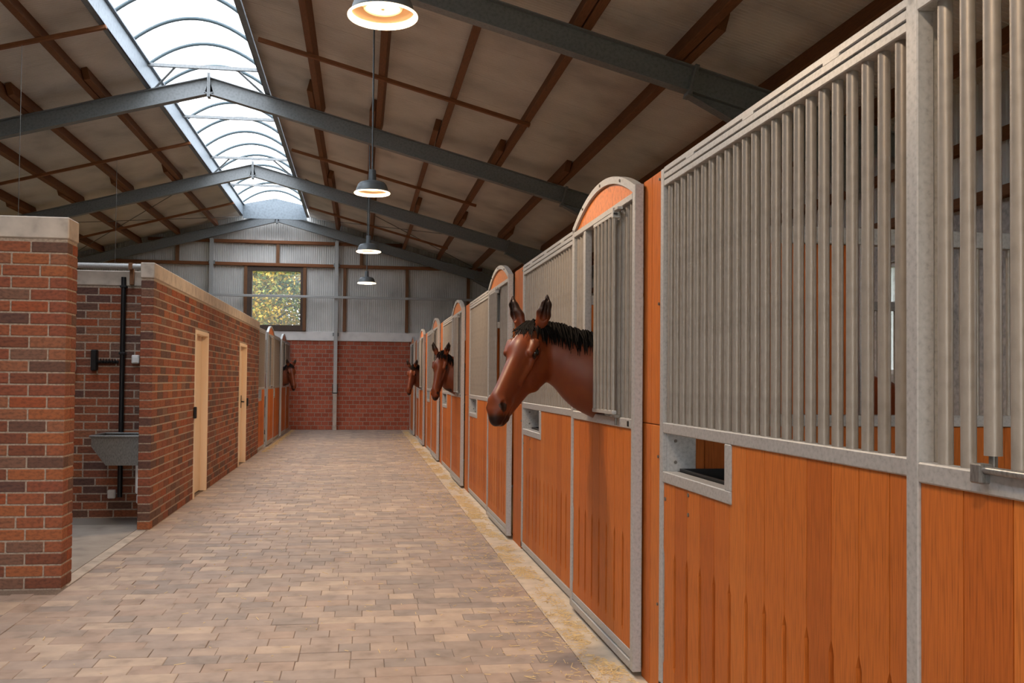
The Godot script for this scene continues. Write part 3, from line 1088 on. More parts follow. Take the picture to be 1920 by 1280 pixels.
func make_panel(wd: float) -> Node3D:
	var o := Node3D.new()
	o.name = numbered("stall_barrier")
	o.set_meta("plain_name", "stall_barrier")
	add_child(o)
	o.set_meta("category", "stall front")
	o.set_meta("group", "fixed barred stall fronts")
	var b := MB.new()
	b.bx(0.0, wd, 0.02, 0.07, -0.05, 0.0, 0.003)
	put(o, "bottom_rail", b.mesh(), M.galvanised)
	for x in [0.0, wd - 0.045]:
		b = MB.new()
		b.bx(x, x + 0.045, 0.02, 2.49, -0.05, 0.0, 0.003)
		put(o, "stile", b.mesh(), M.galvanised)
	b = MB.new()
	b.bx(0.045, wd - 0.045, 1.237, 1.286, -0.05, 0.0, 0.004)
	put(o, "middle_rail", b.mesh(), M.galvanised)
	b = MB.new()
	b.bx(0.045, wd - 0.045, 2.402, 2.43, -0.05, 0.0, 0.003)
	b.bx(0.045, wd - 0.045, 2.436, 2.462, -0.05, 0.0, 0.002)
	b.bx(0.045, wd - 0.045, 2.468, 2.494, -0.05, 0.0, 0.003)
	b.bx(0.045, wd - 0.045, 2.42, 2.48, -0.05, -0.02)
	var x := 0.35
	while x < wd - 0.2:
		b.bx(x, x + 0.1, 2.46, 2.47, -0.03, 0.001)
		x += 0.62
	put(o, "top_beam", b.mesh(), M.galvanised)
	# bars
	var nb := int((wd - 0.09) / 0.0835)
	var pitch := (wd - 0.09) / nb
	for i in nb:
		put(o, "bar", bar_mesh(0.0172, 1.13), M.galvanised_bar, Vector3(0.045 + pitch * (i + 0.5), 1.28, -0.026))
	# boards with ventilation slots
	var n := int(round((wd - 0.09) / 0.163))
	var bw := (wd - 0.09) / n
	for i in n:
		var h := 1.165
		var xm := 0.045 + bw * (i + 0.5)
		if xm < 0.80:
			h = 0.935
		put(o, "board", board_mesh(bw, h, 0.09, 0.63), wood(), Vector3(0.045 + bw * i, 0.071, -0.008))
	# feed hatch
	var f := MB.new()
	f.bx(0.045, 0.86, 1.006, 1.058, -0.07, 0.0, 0.004)
	f.bx(0.80, 0.86, 1.056, 1.238, -0.07, 0.0, 0.004)
	f.bx(0.045, 0.056, 1.056, 1.238, -0.16, -0.02, 0.002)
	var fh := put(o, "feed_hatch", f.mesh(), M.galvanised)
	for q in [[0.0575, 1.1], [0.0575, 1.2]]:
		put(fh, "bolt", bar_mesh(0.008, 0.006, 8), M.bolt, Vector3(q[0] - 0.004, q[1], -0.06), Basis(Vector3.BACK, -PI / 2))
	var tr := MB.new()
	tr.bx(0.06, 0.86, 0.80, 0.815, -0.42, -0.08)
	tr.bx(0.06, 0.86, 0.815, 1.07, -0.09, -0.08)
	tr.bx(0.06, 0.86, 0.815, 1.07, -0.42, -0.41)
	tr.bx(0.06, 0.07, 0.815, 1.07, -0.41, -0.09)
	tr.bx(0.85, 0.86, 0.815, 1.07, -0.41, -0.09)
	put(o, "manger", tr.mesh(), M.black_steel)
	for q in [[0.38, 0.985], [0.38, 0.90], [0.07, 0.93]]:
		put(o, "bolt", bar_mesh(0.009, 0.006, 8), M.bolt, Vector3(q[0], q[1], -0.01), Basis(Vector3.RIGHT, PI / 2))
	return o


func make_door(wd: float, kind: String) -> Node3D:
	var o := Node3D.new()
	o.name = numbered("stall_door")
	o.set_meta("plain_name", "stall_door")
	add_child(o)
	o.set_meta("category", "stall door")
	o.set_meta("group", "sliding stall doors")
	var b := MB.new()
	b.bx(0.0, 0.05, 0.03, 2.46, -0.046, 0.0, 0.003)
	put(o, "stile", b.mesh(), M.galvanised)
	b = MB.new()
	b.bx(wd - 0.05, wd, 0.03, 2.475, -0.046, 0.0, 0.003)
	put(o, "stile", b.mesh(), M.galvanised)
	b = MB.new()
	b.bx(0.05, wd - 0.05, 0.03, 0.074, -0.046, 0.0, 0.003)
	b.bx(0.05, wd - 0.05, 0.078, 0.122, -0.046, -0.006, 0.003)
	put(o, "bottom_rail", b.mesh(), M.galvanised)
	b = MB.new()
	b.bx(0.05, wd - 0.05, 1.236, 1.286, -0.046, 0.001, 0.004)
	put(o, "middle_rail", b.mesh(), M.galvanised)
	b = MB.new()
	b.bx(0.05, wd - 0.05, 2.404, 2.438, -0.046, 0.001, 0.003)
	put(o, "top_rail", b.mesh(), M.galvanised)
	# arch with its wooden panel
	var outer := []
	var inner := []
	for i in 25:
		var t := i / 24.0
		var y := 2.462 + 0.165 * (1.0 - pow(2.0 * t - 1.0, 2.0) * 0.98)
		outer.append(Vector2(wd * t, y))
		inner.append(Vector2(0.02 + (wd - 0.04) * t, y - 0.038))
	b = MB.new()
	for i in 24:
		var p: Vector2 = outer[i]
		var q: Vector2 = outer[i + 1]
		var r: Vector2 = inner[i + 1]
		var s: Vector2 = inner[i]
		b.face(Vector3(p.x, p.y, 0), Vector3(q.x, q.y, 0), Vector3(r.x, r.y, 0), Vector3(s.x, s.y, 0), Vector3.BACK)
		b.face(Vector3(p.x, p.y, -0.046), Vector3(q.x, q.y, -0.046), Vector3(r.x, r.y, -0.046), Vector3(s.x, s.y, -0.046), Vector3.FORWARD)
		b.face(Vector3(p.x, p.y, 0), Vector3(q.x, q.y, 0), Vector3(q.x, q.y, -0.046), Vector3(p.x, p.y, -0.046), Vector3.UP)
		b.face(Vector3(s.x, s.y, 0), Vector3(r.x, r.y, 0), Vector3(r.x, r.y, -0.046), Vector3(s.x, s.y, -0.046), Vector3.DOWN)
	var ar := put(o, "arch", b.mesh(), M.galvanised)
	for t in [0.2, 0.5, 0.8]:
		put(ar, "bolt", bar_mesh(0.008, 0.006, 8), M.bolt, Vector3(wd * t, 2.442 + 0.165 * (1.0 - pow(2.0 * t - 1.0, 2.0) * 0.98), 0), Basis(Vector3.RIGHT, PI / 2))
	var poly := PackedVector2Array([Vector2(0.03, 2.43), Vector2(wd - 0.03, 2.43)])
	for i in range(24, -1, -1):
		poly.append(Vector2(clampf(inner[i].x, 0.03, wd - 0.03), maxf(inner[i].y + 0.006, 2.431)))
	b = MB.new()
	b.extrude(poly, -0.035, -0.015)
	put(o, "arch_panel", b.mesh(), M.wood_flat)
	# boards
	var n := 8
	var bw := (wd - 0.1) / n
	for i in n:
		put(o, "board", board_mesh(bw, 1.114, 0.06, 0.575), wood(), Vector3(0.05 + bw * i, 0.123, -0.008))
	# grille: near the far end three bars, a flat post, the head opening, then bars
	if kind == "barred":
		var i := 0
		var x := 0.115
		while x < wd - 0.06:
			var latch := i == 2
			put(o, "bar", bar_mesh(0.0172 if not latch else 0.019, 1.13 if not latch else 1.09), M.galvanised_bar, Vector3(x, 1.28 if not latch else 1.32, -0.032))
			if latch:
				put(o, "bolt_pin", bar_mesh(0.009, 0.08), M.bolt, Vector3(x, 1.265, -0.032))
			x += 0.085
			i += 1
		b = MB.new()
		b.bx(0.285, 0.32, 1.262, 1.305, -0.006, 0.026, 0.003)
		put(o, "latch_block", b.mesh(), M.stainless)
		b = MB.new()
		b.tube(Vector3(0.32, 1.292, 0.012), Vector3(1.1, 1.292, 0.012), 0.009, 0.009, 10)
		put(o, "latch_rod", b.mesh(), M.stainless)
		return o
	for x in [0.09, 0.165, 0.24]:
		put(o, "bar", bar_mesh(0.0172, 1.13), M.galvanised_bar, Vector3(x, 1.28, -0.03))
	b = MB.new()
	b.bx(0.305, 0.35, 1.286, 2.404, -0.046, -0.002, 0.003)
	put(o, "post", b.mesh(), M.galvanised)
	var x := 0.80
	while x < wd - 0.06:
		put(o, "bar", bar_mesh(0.0172, 1.13), M.galvanised_bar, Vector3(x, 1.28, -0.03))
		x += 0.0815
	# the sliding part of the grille, pushed aside or closed
	var sx := 0.70 if kind == "open" else 0.36
	var g := Node3D.new()
	g.name = "sliding_grille"
	o.add_child(g)
	g.position = Vector3(sx, 0, 0)
	for i in 6:
		put(g, "bar", bar_mesh(0.0135, 1.05), M.galvanised_bar, Vector3(0.02 + i * 0.078, 1.318, 0.022))
	for y in [1.30, 2.36]:
		b = MB.new()
		b.bx(-0.005, 0.43, y, y + 0.022, 0.008, 0.034, 0.003)
		put(g, "rod", b.mesh(), M.galvanised)
	b = MB.new()
	b.bx(0.40, 0.43, 2.35, 2.405, -0.004, 0.036, 0.003)
	b.bx(0.42, 0.50, 2.385, 2.40, 0.0, 0.03, 0.002)
	put(g, "hanger", b.mesh(), M.galvanised)
	b = MB.new()
	b.bx(0.41, 0.46, 1.284, 1.30, -0.002, 0.03, 0.002)
	b.tube(Vector3(0.44, 1.245, 0.015), Vector3(0.44, 1.3, 0.015), 0.007, 0.007, 8)
	put(g, "catch", b.mesh(), M.bolt)
	# key-shaped slot plate at the near end of the rail
	b = MB.new()
	b.bx(wd - 0.105, wd - 0.085, 1.247, 1.275, 0.0, 0.006, 0.002)
	put(o, "strike_plate", b.mesh(), M.black_steel)
	return o


func place_right(o: Node3D, front_x: float, far: float, label: String) -> void:
	o.position = Vector3(front_x, 0, -far)
	o.rotation.y = -PI / 2
	o.set_meta("label", label)


func make_stalls() -> void:
	var fars := [4.32, 8.175, 12.29, 16.36, 20.28, 24.1, 27.44]
	var dfar := [2.2, 5.99, 10.08, 14.19, 18.26, 22.15, 25.95]
	var plabels := [
		"nearest fixed stall front with tall grey bars, a feed hatch and orange boards",
		"barred stall front with orange boards behind the nearest horse's muzzle",
		"barred stall front with a feed hatch, second beyond the nearest arched door",
		"barred stall front just beyond the second horse",
		"barred stall front between the second and the third horse",
		"barred stall front just beyond the third horse on the right-hand row",
		"last barred stall front of the long row, against the gable wall"]
	var dlabels := [
		"sliding stall door with a latch rod, next to the nearest fixed stall front",
		"sliding stall door with an arched wooden top, the nearest horse leaning out of it",
		"closed sliding stall door with an arched top beside the nearest horse's muzzle",
		"sliding stall door with an arched top, the second horse looking out of it",
		"closed arched stall door between the second and the third horse",
		"arched stall door, the third horse of the long row looking out of it",
		"last arched stall door of the long row, nearest the gable wall"]
	var kinds := ["barred", "open", "closed", "open", "closed", "open", "closed"]
	var p0 := make_panel(2.15)
	place_right(p0, PANEL_X, fars[0], plabels[0])
	for k in range(1, 7):
		if k == 6:
			var q := make_panel(1.46)
			place_right(q, PANEL_X, fars[k], plabels[k])
			continue
		place_right(copy_of(p0), PANEL_X, fars[k], plabels[k])
	var protos := {}
	for k in 7:
		var d: Node3D
		if protos.has(kinds[k]):
			d = copy_of(protos[kinds[k]])
		else:
			d = make_door(1.42, kinds[k])
			protos[kinds[k]] = d
		place_right(d, DOOR_X, dfar[k], dlabels[k])
	# wooden posts between a stall front and the next door
	for k in 6:
		var wd: float = 0.28 if k == 0 else 0.46
		var o := thing("stall_post", "orange boarded post beside the %s stall front" % ["nearest fixed", "second barred", "third barred", "fourth barred", "fifth barred", "sixth barred"][k], "post", Vector3(PANEL_X, 0, -fars[k] - wd - 0.004), -PI / 2, "orange posts between the stalls")
		for i in 2:
			for part in [[0.0, 1.268], [1.272, 2.49]]:
				var b := MB.new()
				b.bx(wd * 0.5 * i + 0.001, wd * 0.5 * (i + 1) - 0.001, part[0], part[1], -0.05, -0.004, 0.003)
				put(o, "board", b.mesh(), wood())
		for y in [0.42, 1.12, 1.85, 2.45]:
			put(o, "bolt", bar_mesh(0.007, 0.008, 8), M.bolt, Vector3(wd - 0.02, y, -0.006), Basis(Vector3.RIGHT, PI / 2))
	# partitions between the stalls
	var zs := [-4.46, -8.42, -12.53, -16.6, -20.5, -24.3]
	var proto: Node3D
	for k in 6:
		var o: Node3D
		if k == 0:
			o = thing("stall_partition", "", "partition", Vector3.ZERO, 0.0, "partitions between the stalls")
			o.set_meta("plain_name", "stall_partition")
			var ln := EAVE_R - 1.48
			for y in [[1.262, 1.32], [2.178, 2.262], [0.02, 0.07]]:
				var b := MB.new()
				b.bx(0, ln, y[0], y[1], -0.03, 0.03, 0.003)
				put(o, "rail", b.mesh(), M.galvanised)
			for x in [0.0, ln - 0.05, 1.02]:
				var b := MB.new()
				b.bx(x, x + 0.05, 0.02 if x != 1.02 else 1.32, 2.18, -0.028, 0.028, 0.003)
				put(o, "upright", b.mesh(), M.galvanised)
			var n := 25
			var bw := (ln - 0.1) / n
			for i in n:
				put(o, "board", cbox(Vector3(bw - 0.002, 1.19, 0.032), 0.003), wood(), Vector3(0.05 + bw * (i + 0.5), 0.665, 0))
			for i in 6:
				put(o, "upper_board", cbox(Vector3(0.159, 0.856, 0.028), 0.003), wood(), Vector3(0.05 + 0.1615 * (i + 0.5), 1.749, 0))
			var x := 1.15
			while x < ln - 0.08:
				put(o, "bar", bar_mesh(0.0125, 0.88, 10), M.galvanised_bar, Vector3(x, 1.31, 0))
				x += 0.088
			proto = o
		else:
			o = copy_of(proto)
		o.position = Vector3(1.47, 0, zs[k])
		o.set_meta("label", "orange boarded partition with bars, %s" % ["seen through the nearest stall front", "behind the second barred stall front", "behind the third barred stall front", "behind the fourth barred stall front", "behind the fifth barred stall front", "behind the sixth barred stall front"][k])
	# the short row on the other side, beyond the brick wall
	var lp := [[19.0, "barred stall front joining the end of the brick wall"], [22.06, "barred stall front between the two arched doors opposite the long row"], [25.56, "barred stall front on the wash bay side, against the gable wall"]]
	for k in 3:
		var q := copy_of(p0)
		q.position = Vector3(-2.03, 0, -lp[k][0])
		q.rotation.y = PI / 2
		q.set_meta("label", lp[k][1])
		if k != 1:
			q.queue_free()
			remove_child(q)
			q = make_panel(1.52 if k == 0 else 1.9)
			q.position = Vector3(-2.03, 0, -lp[k][0])
			q.rotation.y = PI / 2
			q.set_meta("label", lp[k][1])
	var ld := [[20.6, "closed", "closed arched stall door nearest the end of the brick wall"], [24.12, "open", "arched stall door on the wash bay side with a horse looking out"]]
	for k in 2:
		var d := copy_of(protos[ld[k][1]])
		d.position = Vector3(-1.978, 0, -ld[k][0])
		d.rotation.y = PI / 2
		d.set_meta("label", ld[k][2])


# ------------------------------------------------------------------ wash bay fittings
func make_wash_bay() -> void:
	var bz := -10.3
	var o := thing("pipe_rail", "galvanised pipe rail along the top of the wash bay wall", "pipe", Vector3(-2.13, 2.63, bz + 0.09))
	var b := MB.new()
	b.tube(Vector3(-2.3, 0, 0), Vector3(-0.01, 0, 0), 0.028, 0.028, 14)
	put(o, "pipe", b.mesh(), M.galvanised)
	for x in [-0.27, -1.9]:
		b = MB.new()
		b.bx(x - 0.02, x + 0.02, -0.19, 0.04, -0.075, -0.03, 0.003)
		b.bx(x - 0.02, x + 0.02, -0.035, 0.035, -0.035, 0.032, 0.003)
		put(o, "bracket", b.mesh(), M.timber_y)
	o = thing("drain_pipe", "black upright pipe on the wash bay wall above the trough", "pipe", Vector3(-2.48, 0.22, bz + 0.05))
	b = MB.new()
	b.tube(Vector3.ZERO, Vector3(0, 2.3, 0), 0.025, 0.025, 14)
	put(o, "pipe", b.mesh(), M.black_steel)
	for y in [0.5, 1.5, 2.2]:
		b = MB.new()
		b.bx(-0.032, 0.032, y - 0.012, y + 0.012, -0.05, 0.03, 0.004)
		put(o, "clip", b.mesh(), M.black_steel)
	o = thing("bridle_rack", "small black rack with a row of hooks on the wash bay wall", "hook rack", Vector3(-2.76, 1.645, bz + 0.03))
	b = MB.new()
	b.bx(-0.03, 0.03, -0.11, 0.11, -0.03, 0.05, 0.01)
	put(o, "end_knob", b.mesh(), M.black_steel)
	b = MB.new()
	b.bx(0.03, 0.235, -0.03, 0.0, -0.03, 0.0, 0.004)
	put(o, "backplate", b.mesh(), M.black_steel)
	for i in 7:
		b = MB.new()
		b.path([Vector3(0.045 + i * 0.029, -0.015, 0.0), Vector3(0.045 + i * 0.029, -0.025, 0.05), Vector3(0.045 + i * 0.029, 0.015, 0.065)], 0.006, 6)
		put(o, "hook", b.mesh(), M.black_steel)
	# trough
	o = thing("wash_trough", "grey stainless steel trough with a sloping end in the wash bay", "sink", Vector3(-2.13, 0.6, bz + 0.1))
	b = MB.new()
	var y1 := 0.275
	var zf := 0.52
	var prof := PackedVector2Array([Vector2(-0.49, y1), Vector2(-0.49, y1 - 0.09), Vector2(-0.35, 0), Vector2(-0.01, 0), Vector2(-0.01, y1)])
	var inn := PackedVector2Array([Vector2(-0.478, y1), Vector2(-0.478, y1 - 0.085), Vector2(-0.345, 0.012), Vector2(-0.022, 0.012), Vector2(-0.022, y1)])
	b.extrude(prof, zf - 0.012, zf)
	b.extrude(prof, 0.0, 0.012)
	for i in 4:
		b.face(Vector3(prof[i].x, prof[i].y, 0), Vector3(prof[i + 1].x, prof[i + 1].y, 0), Vector3(prof[i + 1].x, prof[i + 1].y, zf), Vector3(prof[i].x, prof[i].y, zf), Vector3(prof[i].x + prof[i + 1].x + 0.5, prof[i].y + prof[i + 1].y - 0.3, 0))
		b.face(Vector3(inn[i].x, inn[i].y, 0.012), Vector3(inn[i + 1].x, inn[i + 1].y, 0.012), Vector3(inn[i + 1].x, inn[i + 1].y, zf - 0.012), Vector3(inn[i].x, inn[i].y, zf - 0.012), -Vector3(inn[i].x + inn[i + 1].x + 0.5, inn[i].y + inn[i + 1].y - 0.3, 0))
	put(o, "basin", b.mesh(), M.stainless)
	b = MB.new()
	b.bx(-0.51, 0.005, y1, y1 + 0.022, zf - 0.03, zf + 0.02, 0.006)
	b.bx(-0.51, 0.005, y1, y1 + 0.022, -0.005, 0.03, 0.006)
	b.bx(-0.51, -0.475, y1, y1 + 0.022, 0.03, zf - 0.03, 0.006)
	b.bx(-0.03, 0.005, y1, y1 + 0.022, 0.03, zf - 0.03, 0.006)
	put(o, "rim", b.mesh(), M.stainless)
	b = MB.new()
	b.tube(Vector3(-0.07, 0.0, 0.4), Vector3(-0.07, -0.28, 0.4), 0.025, 0.025, 12)
	b.tube(Vector3(-0.07, -0.27, 0.4), Vector3(-0.07, -0.27, 0.02), 0.025, 0.025, 12)
	put(o, "waste_pipe", b.mesh(), M.white_plastic)
	var boxes := [[Vector3(-2.565, 0.25, bz + 0.03), "white socket box low on the wash bay wall beside the black pipe"], [Vector3(-2.35, 1.66, bz + 0.03), "white switch box on the wash bay wall right of the hook rack"], [Vector3(-2.2, 0.24, bz + 0.36), "small white box under the trough at the brick wall's end"]]
	for q in boxes:
		o = thing("socket_box", q[1], "socket", q[0])
		b = MB.new()
		b.box(Vector3.ZERO, Vector3(0.075, 0.09, 0.055), 0.008)
		put(o, "housing", b.mesh(), M.white_plastic)
		b = MB.new()
		b.box(Vector3(0, -0.005, 0.03), Vector3(0.055, 0.06, 0.008), 0.003)
		put(o, "cover", b.mesh(), M.white_plastic)
	o = thing("hose_coil", "coiled grey hose hanging on the wash bay wall behind the pier", "hose", Vector3(-3.06, 1.58, bz + 0.06))
	b = MB.new()
	for k in 3:
		var pts := []
		for i in 25:
			var a := TAU * i / 24.0
			pts.append(Vector3(cos(a) * (0.1 + 0.012 * k), sin(a) * (0.12 + 0.012 * k), 0.02 * k - 0.02))
		b.path(pts, 0.011, 8)
	put(o, "hose", b.mesh(), M.galvanised_bar)
	b = MB.new()
	b.bx(-0.02, 0.02, 0.07, 0.13, -0.06, 0.04, 0.006)
	put(o, "wall_hook", b.mesh(), M.black_steel)


# ------------------------------------------------------------------ pendant lamps
func make_lamps() -> void:
	var spots := [[5.5, "pendant lamp with a glowing disc, nearest to the first roof frame"], [10.8, "pendant lamp hanging on a long stem before the second roof frame"], [15.8, "small-looking pendant lamp hanging before the gable's upper girt"], [21.0, "farthest pendant lamp in view, hanging before the white gable sheeting"], [0.4, "pendant lamp above the camera's end of the aisle"], [-4.6, "pendant lamp by the open doorway"]]
	for s in spots:
		var at := Vector3(0.1, 3.6, -s[0])
		var o := thing("pendant_lamp", s[1], "lamp", at, 0.0, "pendant lamps over the aisle")
		var b := MB.new()
		b.lathe([Vector2(0.0, 0.275), Vector2(0.034, 0.275), Vector2(0.040, 0.268), Vector2(0.046, 0.15), Vector2(0.05, 0.142), Vector2(0.10, 0.138), Vector2(0.142, 0.124), Vector2(0.164, 0.10), Vector2(0.178, 0.06), Vector2(0.186, 0.03), Vector2(0.198, 0.014)], 40)
		put(o, "shade", b.mesh(), M.lamp_grey)
		b = MB.new()
		b.lathe([Vector2(0.194, 0.014), Vector2(0.182, 0.03), Vector2(0.174, 0.058), Vector2(0.158, 0.096), Vector2(0.138, 0.112), Vector2(0.11, 0.118)], 40)
		put(o, "reflector", b.mesh(), M.lamp_inside)
		b = MB.new()
		b.lathe([Vector2(0.112, 0.12), Vector2(0.112, 0.05), Vector2(0.104, 0.044), Vector2(0.101, 0.05), Vector2(0.101, 0.06)], 40)
		put(o, "trim_ring", b.mesh(), M.lamp_inside)
		b = MB.new()
		b.lathe([Vector2(0.101, 0.055), Vector2(0.06, 0.05), Vector2(0.013, 0.049)], 40)
		var d := put(o, "lamp_disc", b.mesh(), M.lamp_disc)
		b = MB.new()
		b.lathe([Vector2(0.013, 0.052), Vector2(0.012, 0.044), Vector2(0.0, 0.043)], 16)
		put(d, "centre_boss", b.mesh(), M.lamp_inside)
		b = MB.new()
		var ring := []
		for i in 13:
			var a := TAU * i / 12.0
			ring.append(Vector2(0.200 + cos(a) * 0.007, 0.006 + sin(a) * 0.008))
		b.lathe(ring, 48)
		put(o, "glowing_rim", b.mesh(), M.lamp_rim)
		b = MB.new()
		b.tube(Vector3(0, 0.27, 0), Vector3(0, 1.93, 0), 0.011, 0.011, 10)
		put(o, "stem", b.mesh(), M.lamp_grey)
		b = MB.new()
		b.bx(-0.05, 0.09, 1.92, 1.95, -0.05, 0.05, 0.004)
		put(o, "mounting_plate", b.mesh(), M.timber_x)
		var l := AreaLight3D.new()
		l.name = "lamp_light"
		l.area_size = Vector2(0.19, 0.19)
		l.light_color = Color(1.0, 0.86, 0.70)
		l.light_energy = 2.3
		l.area_range = 40.0
		l.shadow_enabled = true
		o.add_child(l)
		l.position = Vector3(0, 0.036, 0)
		l.rotation.x = -PI / 2


# ------------------------------------------------------------------ outside
func make_outside() -> void:
	var g := struct("floor_outside", "grass outside the stable")
	var b := MB.new()
	b.bx(-60, 60, -0.4, -0.26, -90, 40)
	put(g, "ground", b.mesh(), M.grass)
	var spots := [[Vector3(-3.2, -0.26, -36.5), 6.9, 3], [Vector3(-1.9, -0.26, -40.0), 7.2, 4], [Vector3(-5.2, -0.26, -40.5), 7.4, 5]]
	var names := ["broad autumn tree with yellow leaves outside, behind the window's left half", "yellow and green autumn tree outside, behind the window's right half", "tall autumn tree outside, farthest from the gable post"]
	names = ["autumn tree with yellow-green leaves just outside the gable window", "taller autumn tree with yellow leaves beyond the gable window", "autumn tree outside, on the wash bay side of the gable window"]
	var lm := MB.new()
	lm.quad(Vector3(-0.5, 0, 0), Vector3(0, -0.28, 0.05), Vector3(0.5, 0, 0), Vector3(0, 0.28, 0.05), Vector3.BACK)
	var leaf := lm.mesh()
	for k in spots.size():
		var t := thing("tree", names[k], "tree", spots[k][0])
		var h: float = spots[k][1]
		var r := RandomNumberGenerator.new()
		r.seed = spots[k][2]
		b = MB.new()
		b.tube(Vector3.ZERO, Vector3(0.1, h * 0.5, 0), 0.2, 0.12, 10)
		b.tube(Vector3(0.1, h * 0.5, 0), Vector3(0, h * 0.92, 0.1), 0.12, 0.03, 8)
		put(t, "trunk", b.mesh(), M.bark)
		b = MB.new()
		var tips := []
		for i in 64:
			var y := h * r.randf_range(0.2, 0.9)
			var a := r.randf() * TAU
			var ln := (1.0 - absf(y / h - 0.5)) * 2.6 * r.randf_range(0.6, 1.0)
			var p1 := Vector3(cos(a) * ln, y + ln * 0.35, sin(a) * ln)
			b.tube(Vector3(0, y, 0), p1, 0.035, 0.01, 5)
			tips.append(p1)
			tips.append(Vector3(0, y, 0).lerp(p1, 0.65))
		put(t, "branches", b.mesh(), M.bark)
		var xfs := []
		var cols := []
		for i in 26000:
			var c: Vector3 = tips[r.randi() % tips.size()]
			var p := c + Vector3(r.randfn(), r.randfn(), r.randfn()) * 0.42
			var s := r.randf_range(0.10, 0.2)
			xfs.append(Transform3D(Basis.from_euler(Vector3(r.randf() * TAU, r.randf() * TAU, r.randf() * TAU)).scaled(Vector3.ONE * s), p))
			var q := r.randf() + 0.25 * sin(c.x * 2.0 + c.y * 1.3)
			cols.append((c8(196, 156, 52) if q < 0.45 else c8(142, 140, 54) if q < 0.78 else c8(76, 96, 44)).srgb_to_linear())
		multi(t, "foliage", leaf, M.leaf, xfs, cols)
	var o := thing("garden_wall", "sunlit red brick wall outside the small stall window", "wall", Vector3(13.0, -0.26, -19.0))
	b = MB.new()
	b.bx(-0.12, 0.12, 0, 3.15, -9.0, 9.0)
	put(o, "mortar", b.mesh(), M.mortar)
	var items := []
	var r2 := RandomNumberGenerator.new()
	r2.seed = 5
	var xfs2 := []
	var cols2 := []
	for i in 25:
		for k in 74:
			xfs2.append(Transform3D(Basis.IDENTITY, Vector3(-0.1, 0.125 * i + 0.065, -8.9 + 0.24 * k + (0.12 if i % 2 else 0.0))))
			cols2.append([c8(196, 96, 62), c8(184, 86, 56), c8(206, 106, 70)][r2.randi() % 3].srgb_to_linear())
	multi(o, "bricks", cbox(Vector3(0.06, 0.113, 0.228), 0.004), M.brick_mix, xfs2, cols2)


